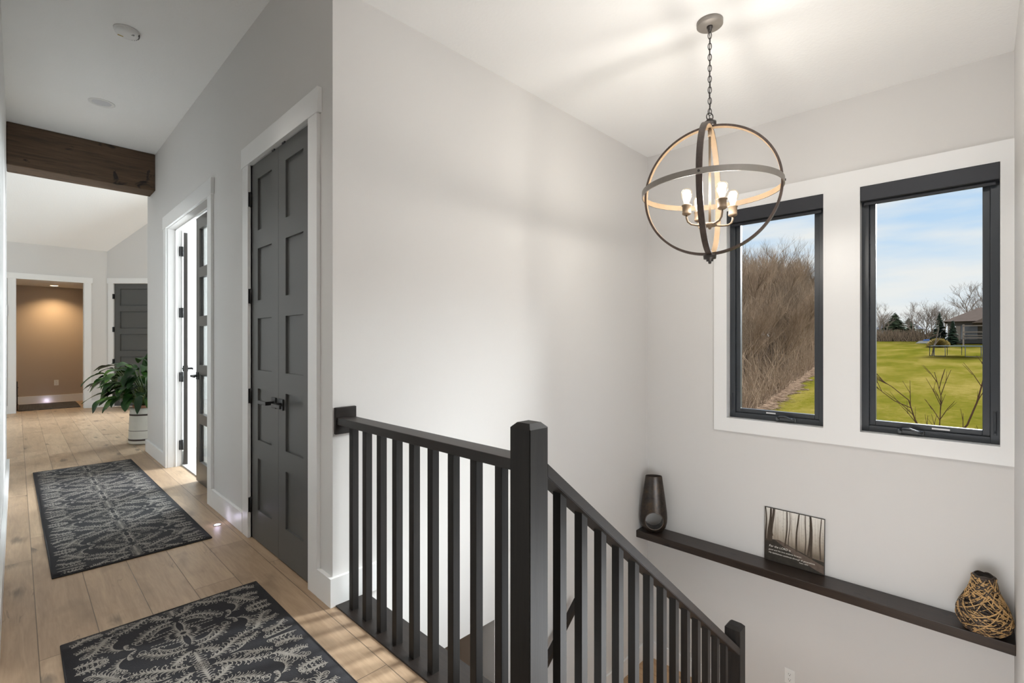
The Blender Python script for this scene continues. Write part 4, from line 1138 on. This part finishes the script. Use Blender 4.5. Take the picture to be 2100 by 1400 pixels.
def barkmat(name, a, b): return plain(name, a, 1.0, spec=0.0, var=0.35, vscale=3)
M['bark'] = barkmat('grey_brown_bark', (0.150, 0.112, 0.082), 0)
M['bark2'] = barkmat('tan_twig_bark', (0.215, 0.155, 0.110), 0)
M['bark3'] = barkmat('hazy_far_bark', (0.20, 0.165, 0.14), 0)  # distance haze put into the colour as a paler bark
def grow(mb, p, d, L, rad, lev, maxlev, spread, rng, nch, up=0.25):
    n = 3 if lev < 2 else 2
    pts = [p]; q = p.copy(); dd = d.copy()
    for i in range(n):
        dd = (dd + Vector((rng.uniform(-.18, .18), rng.uniform(-.18, .18), rng.uniform(-.05, .18)))).normalized()
        q = q + dd * (L / n); pts.append(q.copy())
    mb.tube(pts, rad, 5 if lev == 0 else 3, cap=False, rs=[rad * (1 - 0.5 * i / n) for i in range(n + 1)])
    if lev >= maxlev: return
    k = nch[lev]
    for c_ in range(k):
        u = rng.uniform(0.3 if lev else 0.22, 1.0); x = u * n; j = min(int(x), n - 1); b = pts[j] + (pts[j + 1] - pts[j]) * (x - j)
        a = rng.uniform(0, 2 * PI)
        side = Vector((math.cos(a), math.sin(a), 0)); side = (side - dd * side.dot(dd))
        if side.length < 0.1: continue
        nd = (dd * (1 - spread) + side.normalized() * spread + Vector((0, 0, up))).normalized()
        grow(mb, b, nd, L * rng.uniform(0.42, 0.66) * (1.05 - 0.35 * u if lev == 0 else 1), rad * 0.45, lev + 1, maxlev, spread, rng, nch, up)
def tree_mesh(seed, H, rad, nch, spread, up=0.25):
    rng = random.Random(seed); mb = MB()
    grow(mb, Vector((0, 0, 0)), Vector((0, 0, 1)), H * 0.78, rad, 0, len(nch), spread, rng, nch, up)
    return mb
# unit trees about 8 m tall
T_ = []
for sd in range(4):
    o = tree_mesh(20 + sd, 8.0, 0.085, [20, 8, 6, 3], 0.46, 0.42).build('bare_tree', M['bark'] if sd % 2 else M['bark2'])
    T_.append(o)
rng = random.Random(77)
used = [False] * 4
spots = []
for row, (d0, d1, cnt) in enumerate(((0.3, 1.8, 26), (1.8, 5, 28), (5, 10, 28), (10, 18, 28))):
    for i in range(cnt):
        x = 13 + (i + rng.uniform(0, 1)) * (40.0 / cnt) * (1 + 0.12 * row)
        y = bank(x) + rng.uniform(d0, d1)
        spots.append((x, y, row))
for i, (x, y, row) in enumerate(spots):
    ratio = y / x
    if ratio < 0.18 or ratio > 0.46: continue     # only the stretch the left window looks at
    k = rng.randrange(4)
    src = T_[k]
    if not used[k]: o = src; used[k] = True
    else:
        o = src.copy(); COL.objects.link(o)
    d = math.hypot(x, y)
    ztop = 1.3 + d * (rng.uniform(0.085, 0.150) if row else rng.uniform(0.04, 0.10))
    g = gz(x) + 0.05 + 0.08 * max(0, y - bank(x))
    s_ = (ztop - g) / 8.6
    o.location = (x, y, g); o.scale = (s_ * 1.15, s_ * 1.15, s_); o.rotation_euler = (0, 0, rng.uniform(0, 6.28))
    tag(o, 'bare brown tree in the dense woods left of the lawn', 'tree', 'bare trees of the woods seen through the left window')
for k in range(4):
    if not used[k]: bpy.data.objects.remove(T_[k])
# thicket
mb = MB(); rng = random.Random(5)
for i in range(3000):
    x = 12 + 42 * rng.random() ** 1.3; y = bank(x) + 0.0 + (5 if i % 3 else 14) * rng.random() ** 1.5
    if not (0.17 < y / x < 0.47): continue
    h = rng.uniform(0.3, 1.5) if i % 3 else rng.uniform(1.0, 3.2); p = Vector((x, y, gz(x) + 0.03 + 0.07 * max(0, y - bank(x)))); d = Vector((rng.uniform(-.45, .45), rng.uniform(-.45, .45), 1)).normalized()
    q = p + d * h * 0.6; e_ = q + (d + Vector((rng.uniform(-.4, .4), rng.uniform(-.4, .4), 0))).normalized() * h * 0.4
    mb.tube([p, q, e_], 0.012, 3, cap=False, rs=[0.014, 0.009, 0.004])
    for _ in range(3):
        f0 = p + (q - p) * rng.uniform(0.3, 1); mb.tube([f0, f0 + (d + Vector((rng.uniform(-1, 1), rng.uniform(-1, 1), 0.2))).normalized() * h * 0.35], 0.007, 3, cap=False, rs=[0.008, 0.003])
tag(mb.build('brush_thicket', M['bark2']), 'tangled tan brush along the foot of the woods', 'brush', kind='stuff')

# sapling close to the right window
mb = MB(); rng = random.Random(3)
def stemline(pts, r0, r1, twigs, tl):
    r0 *= 0.62; r1 *= 0.62; mb.tube(pts, r0, 6, cap=False, rs=[r0 + (r1 - r0) * i / (len(pts) - 1) for i in range(len(pts))])
    for _ in range(twigs):
        j = rng.randrange(1, len(pts) - 1) if len(pts) > 2 else 0; p = Vector(pts[j]) + (Vector(pts[j + 1]) - Vector(pts[j])) * rng.random()
        d = (Vector(pts[j + 1]) - Vector(pts[j])).normalized()
        s_ = (d + Vector((rng.uniform(-.4, .4), rng.uniform(-.9, .9), rng.uniform(-.1, .5)))).normalized()
        q = p + s_ * tl * rng.uniform(0.5, 1.1); mb.tube([p, (p + q) / 2 + Vector((0, 0, 0.02)), q], 0.004, 4, cap=False, rs=[0.0055, 0.004, 0.002])
        mb.tube([(p + q) / 2, (p + q) / 2 + (s_ + Vector((0, rng.uniform(-.8, .8), 0.4))).normalized() * tl * 0.4], 0.003, 4, cap=False, rs=[0.0035, 0.0015])
SXB = 9.3
def sp_(y, z): return (SXB + 0.15 * math.sin(3 * y + z), y, z)
b0 = (SXB, 0.48, gz(SXB))
stemline([b0, sp_(0.47, -1.1), sp_(0.50, -0.55), sp_(0.58, -0.18), sp_(0.72, 0.12), sp_(0.79, 0.42)], 0.026, 0.012, 8, 0.5)
stemline([sp_(0.79, 0.42), sp_(0.98, 0.62), sp_(1.22, 0.80)], 0.011, 0.004, 6, 0.4)
stemline([sp_(0.76, 0.30), sp_(0.95, 0.40), sp_(1.18, 0.62), sp_(1.42, 0.74)], 0.011, 0.003, 7, 0.35)
stemline([b0, sp_(0.47, -0.9), sp_(0.46, -0.2), sp_(0.44, 0.2), sp_(0.43, 0.5), sp_(0.50, 0.85)], 0.02, 0.006, 9, 0.4)
stemline([b0, sp_(0.42, -0.8), sp_(0.36, -0.2), sp_(0.15, 0.12), sp_(0.05, 0.45), sp_(-0.02, 0.8), sp_(-0.12, 1.05), sp_(-0.28, 1.28)], 0.028, 0.010, 12, 0.45)
stemline([b0, sp_(0.2, -0.8), sp_(0.02, -0.25), sp_(-0.15, 0.08), sp_(-0.35, 0.4)], 0.02, 0.008, 7, 0.4)
o = mb.build('sapling', plain('sapling_bark', (0.05, 0.028, 0.018), 1.0, spec=0.0, var=0.4, vscale=20), loc=b0)
tag(o, 'bare multi-stemmed sapling close outside the right window', 'tree')

# distant things beyond the lawn (right window)
def house(name, x, y, wx, wy, hwall, hroof, label, wallc, roofc, win):
    z = gz(x) - 0.1
    e = empty(name, (x, y, z), label, 'house')
    bx(x - wx / 2, x + wx / 2, y - wy / 2, y + wy / 2, z, z + hwall).build('walls', wallc, e)
    m = MB(); o_ = 0.5
    A = [(x - wx / 2 - o_, y - wy / 2 - o_), (x + wx / 2 + o_, y - wy / 2 - o_), (x + wx / 2 + o_, y + wy / 2 + o_), (x - wx / 2 - o_, y + wy / 2 + o_)]
    zb_ = z + hwall - 0.1; rl = max(0.5, wy / 2 - wx * 0.30)
    v = [m.bm.verts.new((a, b, zb_)) for a, b in A]; t1 = m.bm.verts.new((x, y - rl, zb_ + hroof)); t2 = m.bm.verts.new((x, y + rl, zb_ + hroof))
    m._f([v[0], v[1], t1]); m._f([v[1], v[2], t2, t1]); m._f([v[2], v[3], t2]); m._f([v[3], v[0], t1, t2]); m._f([v[3], v[2], v[1], v[0]])
    m.build('roof', roofc, e)
    for (yy, zz, ww, hh) in win:
        bx(x - wx / 2 - 0.06, x - wx / 2 + 0.05, yy - ww / 2, yy + ww / 2, z + zz, z + zz + hh).build('window', M['dimglass'], e)
    return e
M['dimglass'] = plain('dim_glass', (0.03, 0.035, 0.04), 0.1)
M['siding'] = plain('tan_siding', (0.13, 0.11, 0.095), 1.0, spec=0.0, var=0.1)
M['greysiding'] = plain('grey_siding', (0.30, 0.30, 0.31), 0.8, var=0.1)
M['shingle'] = plain('brown_shingle', (0.115, 0.088, 0.073), 1.0, spec=0.0, var=0.25, vscale=2)
M['greyshingle'] = plain('grey_shingle', (0.15, 0.15, 0.165), 1.0, spec=0.0, var=0.15, vscale=2)
e = house('house', 92, -5.2, 10, 17.0, 3.0, 2.0, 'brown roofed house behind the trampoline', M['siding'], M['shingle'], [(1.2, 0.5, 1.6, 1.9), (-1.8, 0.5, 2.4, 2.1)])
xg, zg = 86.5, gz(92)
m = MB(); m.prism([(xg - 2.2, 0.9, zg + 2.5), (xg - 2.2, -6.2, zg + 2.5), (xg - 2.2, -2.6, zg + 4.6)], (7.5, 0, 0)); m.build('gable', M['shingle'], e)
bx(85.0, 86.5, -6.2, 0.9, zg + 2.3, zg + 2.6).build('porch_roof', M['shingle'], e)
house('house', 150, 14.5, 7, 8.5, 3.0, 1.9, 'small grey house half hidden by brush in the distance', M['greysiding'], M['greyshingle'], [(12.6, 1.3, 1.3, 1.2), (16.2, 1.3, 1.3, 1.2)])

FT = []
for sd in range(3):
    FT.append(tree_mesh(60 + sd, 9.0, 0.14, [15, 7, 4, 2], 0.5).build('bare_tree', M['bark3']))
far = [(104, 8.2, 5.6, 'bare tree right of the small grey house'), (100, 6.3, 5.6, 'tall bare tree in the middle of the far tree line'), (98, 5.2, 5.2, 'bare tree just left of the yellow bush'),
       (128, 15.6, 7.0, 'bare tree at the left edge of the right window view'), (120, 11.6, 4.6, 'low bare tree in front of the small grey house'),
       (108, 4.6, 5.6, 'bare tree leaning over the left end of the brown roof'), (106, 1.6, 8.0, 'tall bare tree rising behind the brown roof'), (104, -0.6, 9.0, 'tallest bare tree behind the brown roof at the window edge'), (112, 13.0, 5.0, 'small bare tree beside the far evergreens')]
for i, (x, y, h, lb) in enumerate(far):
    o = FT[i] if i < 3 else FT[i % 3].copy()
    if i >= 3: COL.objects.link(o)
    s_ = h / 9.4; o.location = (x, y, gz(x) - 0.05); o.scale = (s_ * 1.1, s_ * 1.1, s_); o.rotation_euler = (0, 0, i * 1.3)
    tag(o, lb, 'tree', 'bare trees of the far tree line')
def conifer(seed, H, R, n):
    rng = random.Random(seed); m = MB(); m.cyl((0, 0, 0), (0, 0, H * 0.9), 0.12, 6)
    for i in range(n):
        u = rng.random() ** 0.8; z = H * (0.06 + 0.93 * u); rr_ = (R * (1 - u) if R < 2 else R * math.sin(PI * min(1, 0.12 + 0.88 * u)) * 0.8) * rng.uniform(0.6, 1.12) + 0.1; a = rng.uniform(0, 6.28)
        d = Vector((math.cos(a), math.sin(a), 0)); s_ = Vector((-math.sin(a), math.cos(a), 0)); p = Vector((0, 0, z)); q = p + d * rr_ + Vector((0, 0, -0.25 * rr_))
        w_ = 0.28 * rr_ + 0.1
        m.poly([p, p + (q - p) * 0.6 + s_ * w_, q, p + (q - p) * 0.6 - s_ * w_])
    return m
M['needle'] = plain('dark_evergreen', (0.022, 0.045, 0.020), 0.8, var=0.5, vscale=2)
M['needle2'] = plain('olive_evergreen', (0.045, 0.065, 0.025), 0.8, var=0.5, vscale=2)
for (x, y, H, R, mt, lb) in ((92, 4.35, 4.4, 1.4, 'needle', 'dark cone-shaped evergreen behind the yellow bush'), (84, 2.7, 3.2, 1.0, 'needle', 'small dark evergreen at the left corner of the brown house'), (118, 12.0, 5.6, 2.9, 'needle2', 'broad dark evergreen standing before the small grey house'), (122, 10.3, 4.6, 2.2, 'needle2', 'lower evergreen to the right of the broad one')):
    o = conifer(int(x), H, R, 420).build('evergreen_tree', M[mt], fixn=False); o.location = (x, y, gz(x) - 0.05); tag(o, lb, 'tree')
# yellow bush
rng = random.Random(9); m = MB()
for i in range(1300):
    a = rng.uniform(0, 6.28); el = math.asin(rng.random()); d = Vector((math.cos(a) * math.cos(el), math.sin(a) * math.cos(el), math.sin(el) * 0.95))
    m.tube([Vector((0, 0, 0.1)), d * 0.7, d * 1.12 * rng.uniform(0.8, 1.05)], 0.03, 3, cap=False, rs=[0.02, 0.03, 0.02])
o = m.build('shrub', plain('yellow_shrub', (0.26, 0.19, 0.05), 0.9, var=0.4, vscale=3)); o.location = (76, 3.7, gz(76)); tag(o, 'rounded yellow shrub near the trampoline', 'shrub')
# hedge of brush at the back of the lawn
m = MB()
for i in range(2600):
    y = rng.uniform(4.5, 22); x = 97 + rng.uniform(0, 9); h = rng.uniform(0.5, 2.1)
    p = Vector((x, y, gz(x) - 0.1)); q = p + Vector((rng.uniform(-.5, .5), rng.uniform(-.7, .7), h)); m.tube([p, q], 0.04, 3, cap=False, rs=[0.05, 0.02])
tag(m.build('brush_hedge', plain('brown_brush', (0.15, 0.112, 0.08), 1.0, spec=0.0, var=0.4, vscale=1)), 'brown brush hedge across the back of the lawn', 'brush', kind='stuff')
# trampoline
M['dimmetal'] = plain('dull_grey_metal', (0.10, 0.10, 0.11), 0.9, spec=0.1)
tx, ty = 57.0, 1.15; tz = gz(tx); TR = 2.15
e = empty('trampoline', (tx, ty, tz), 'round trampoline with pale rim standing on the lawn', 'trampoline')
MB().tube([(tx + TR * math.cos(2 * PI * k / 40), ty + TR * math.sin(2 * PI * k / 40), tz + 0.88) for k in range(40)], 0.07, 6, closed=True, flat=(0.4, 1.8)).build('pad', plain('pale_blue_pad', (0.13, 0.16, 0.175), 1.0, spec=0.0), e)
m = MB(); m.lathe([(0, 0.0), (TR - 0.15, 0.0)], (tx, ty, tz + 0.88), 32, capends=False); m.build('mat', plain('black_mat', (0.012, 0.012, 0.013), 1.0, spec=0.0), e)
for k in range(6):
    a = 2 * PI * k / 6 + 0.3; d = Vector((math.cos(a), math.sin(a), 0)); s_ = Vector((-math.sin(a), math.cos(a), 0)); p = Vector((tx, ty, tz)) + d * TR
    MB().tube([p + s_ * 0.5 + Vector((0, 0, 0.85)), p + s_ * 0.5 + Vector((0, 0, 0.03)), p - s_ * 0.5 + Vector((0, 0, 0.03)), p - s_ * 0.5 + Vector((0, 0, 0.85))], 0.03, 6).build('leg', M['dimmetal'], e)
# play set beside the house
e = empty('play_set', (80, 0.2, gz(80)), 'dark wooden play set in front of the brown house', 'play set')
zz = gz(80)
for (a, b) in ((79.2, 1.6), (79.2, -1.2), (80.8, 1.6), (80.8, -1.2)): bx(a - 0.07, a + 0.07, b - 0.07, b + 0.07, zz, zz + 2.6).build('post', M['bark3'], e)
for h in (0.9, 1.6, 2.35): bx(79.1, 79.25, -1.3, 1.7, zz + h, zz + h + 0.14).build('rail', M['siding'], e)
bx(79.1, 80.9, -1.3, 1.7, zz + 1.2, zz + 1.3).build('deck', M['siding'], e)
# lone dead stick tree in lawn, blue covered pile
mb = MB(); grow(mb, Vector((0, 0, 0)), Vector((0, 0, 1)), 2.6, 0.05, 0, 2, 0.4, random.Random(4), [5, 3]); o = mb.build('young_tree', M['bark3']); o.location = (58, 3.25, gz(58)); tag(o, 'thin young tree left of the trampoline', 'tree')
e = empty('covered_pile', (90, 6.1, gz(90)), 'small blue-topped pile at the back of the lawn', 'pile')
m = MB(); m.prism([(89.5, 6.90, gz(90) - 0.1), (89.5, 4.90, gz(90) - 0.1), (89.5, 5.30, gz(90) + 0.42), (89.5, 6.40, gz(90) + 0.3)], (1.0, 0, 0)); m.build('heap', M['greysiding'], e)
m = MB(); m.prism([(89.45, 6.00, gz(90) + 0.32), (89.45, 5.25, gz(90) + 0.36), (89.45, 5.35, gz(90) + 0.56), (89.45, 5.90, gz(90) + 0.50)], (0.8, 0, 0)); m.build('blue_cover', plain('blue_tarp', (0.06, 0.14, 0.4), 0.5), e)

# ------------------------------------------------------------------ LIGHT
def light(kind, name, loc, energy, color=(1, 1, 1), rot=None, **kw):
    l = bpy.data.lights.new(name, kind); l.energy = energy; l.color = color
    for k_, v_ in kw.items(): setattr(l, k_, v_)
    o = bpy.data.objects.new(name, l); COL.objects.link(o); o.location = loc
    if rot: o.rotation_euler = rot
    return o
def aim(o, d): o.rotation_euler = Vector(d).to_track_quat('-Z', 'Y').to_euler()
K = dict(bulb=9.3, sky_side=20.5, sun=3.2, great=490, bed=190, fill=60, top=15, hall=88)
for b in BULBS: light('POINT', 'bulb_light', b, K['bulb'], (1.0, 0.945, 0.87), shadow_soft_size=0.045)
s = light('SUN', 'sun', (0, 0, 30), K['sun'], (1.0, 0.95, 0.86), angle=math.radians(0.53)); aim(s, (0.70, 0.42, -0.85))
s = light('SUN', 'bright_hazy_sky', (30, 0, 30), K['sky_side'], (0.94, 0.97, 1.0), angle=math.radians(28)); aim(s, (-1, 0.25, -0.45))
a = light('AREA', 'great_room_fill', (5.9, 10.0, 1.5), K['great'], (0.79, 0.92, 1.0), shape='RECTANGLE', size=2.0, size_y=2.2); aim(a, (-1, 0.05, -0.12))  # added area lamp standing in for daylight at an unseen window
a = light('AREA', 'bedroom_fill', (3.3, 5.6, 1.9), K['bed'], (0.88, 0.95, 1.0), shape='RECTANGLE', size=1.1, size_y=1.0); aim(a, (-1, 0, -0.55))  # added fill inside the room, aimed out through the open leaf
for y_ in (2.8, 0.2): light('SPOT', 'hall_fill_spot', (0.5, y_, 3.38), K['hall'], (1.0, 0.95, 0.88), rot=(0, 0, 0), spot_size=math.radians(78), spot_blend=1.0, shadow_soft_size=0.06)  # added spots without fixtures, to brighten the hall floor
light('POINT', 'stair_fill_high', (2.0, 0.25, 2.92), K['top'], (0.97, 0.985, 1.0), shadow_soft_size=0.10)  # added fill under the stairwell ceiling, no fixture
light('POINT', 'stair_fill_low', (2.2, 0.2, -0.35), K['fill'], (0.90, 0.955, 1.0), shadow_soft_size=0.42)  # added unseen fill low over the stairs, brightens the lower walls
light('SPOT', 'far_downlight', (0.55, 13.80, 2.44), 85, (1.0, 0.70, 0.38), rot=(0, 0, 0), spot_size=math.radians(130), spot_blend=0.9, shadow_soft_size=0.05)
light('POINT', 'floor_light_glow', (0.995, 3.885, 0.03), 0.12, (0.80, 0.72, 1.0), shadow_soft_size=0.02)
light('POINT', 'far_floor_light_glow', (0.45, 14.12, 0.05), 0.22, (0.80, 0.74, 1.0), shadow_soft_size=0.03)

wd = bpy.data.worlds.new('sky'); S.world = wd; wd.use_nodes = True
nt = wd.node_tree; nt.nodes.clear()
def wn(t_, **kw):
    n_ = nt.nodes.new(t_)
    for k_, v_ in kw.items(): setattr(n_, k_, v_)
    return n_
tc = wn('ShaderNodeTexCoord'); sp = wn('ShaderNodeSeparateXYZ'); nt.links.new(tc.outputs['Generated'], sp.inputs[0])
rp = wn('ShaderNodeValToRGB'); nt.links.new(sp.outputs[2], rp.inputs[0])
el = rp.color_ramp.elements
for p_ in (0.5, 0.5, 0.5): el.new(p_)
for e_, (p_, c_) in zip(el, ((0.0, (0.80, 0.87, 0.95)), (0.10, (0.74, 0.86, 0.98)), (0.22, (0.50, 0.72, 0.99)), (0.42, (0.30, 0.56, 0.96)), (1.0, (0.16, 0.38, 0.85)))):
    e_.position = p_; e_.color = (*c_, 1)
mp = wn('ShaderNodeMapping'); nt.links.new(tc.outputs['Generated'], mp.inputs[0]); mp.inputs['Scale'].default_value = (1.3, 1.3, 6.5)
nz = wn('ShaderNodeTexNoise'); nt.links.new(mp.outputs[0], nz.inputs['Vector']); nz.inputs['Scale'].default_value = 2.6; nz.inputs['Detail'].default_value = 6
cr = wn('ShaderNodeValToRGB'); nt.links.new(nz.outputs['Fac'], cr.inputs[0]); cr.color_ramp.elements[0].position = 0.44; cr.color_ramp.elements[1].position = 0.66
mx = wn('ShaderNodeMix', data_type='RGBA'); nt.links.new(cr.outputs[0], mx.inputs['Factor']); nt.links.new(rp.outputs[0], mx.inputs['A']); mx.inputs['B'].default_value = (0.93, 0.93, 0.93, 1)
bg = wn('ShaderNodeBackground'); nt.links.new(mx.outputs['Result'], bg.inputs[0]); bg.inputs[1].default_value = 0.95
ow = wn('ShaderNodeOutputWorld'); nt.links.new(bg.outputs[0], ow.inputs[0])

# ------------------------------------------------------------------ CAMERA, VIEW
cam = bpy.data.cameras.new('camera'); co = bpy.data.objects.new('camera', cam); COL.objects.link(co)
co.location = (0, 0, 1.30); co.rotation_euler = (PI / 2, 0, -0.79875)
cam.sensor_width = 36; cam.sensor_fit = 'HORIZONTAL'; cam.lens = 990.0 / 2100 * 36; cam.clip_start = 0.02; cam.clip_end = 1000
S.camera = co
S.view_settings.view_transform = 'Standard'; S.view_settings.look = 'None'; S.view_settings.gamma = 1.0; S.view_settings.exposure = 0.0
S.view_settings.use_curve_mapping = False
S.cycles.max_bounces = 12; S.cycles.diffuse_bounces = 6; S.cycles.glossy_bounces = 4; S.cycles.transparent_max_bounces = 24
S.cycles.sample_clamp_indirect = 6.0; S.cycles.caustics_reflective = False; S.cycles.caustics_refractive = False
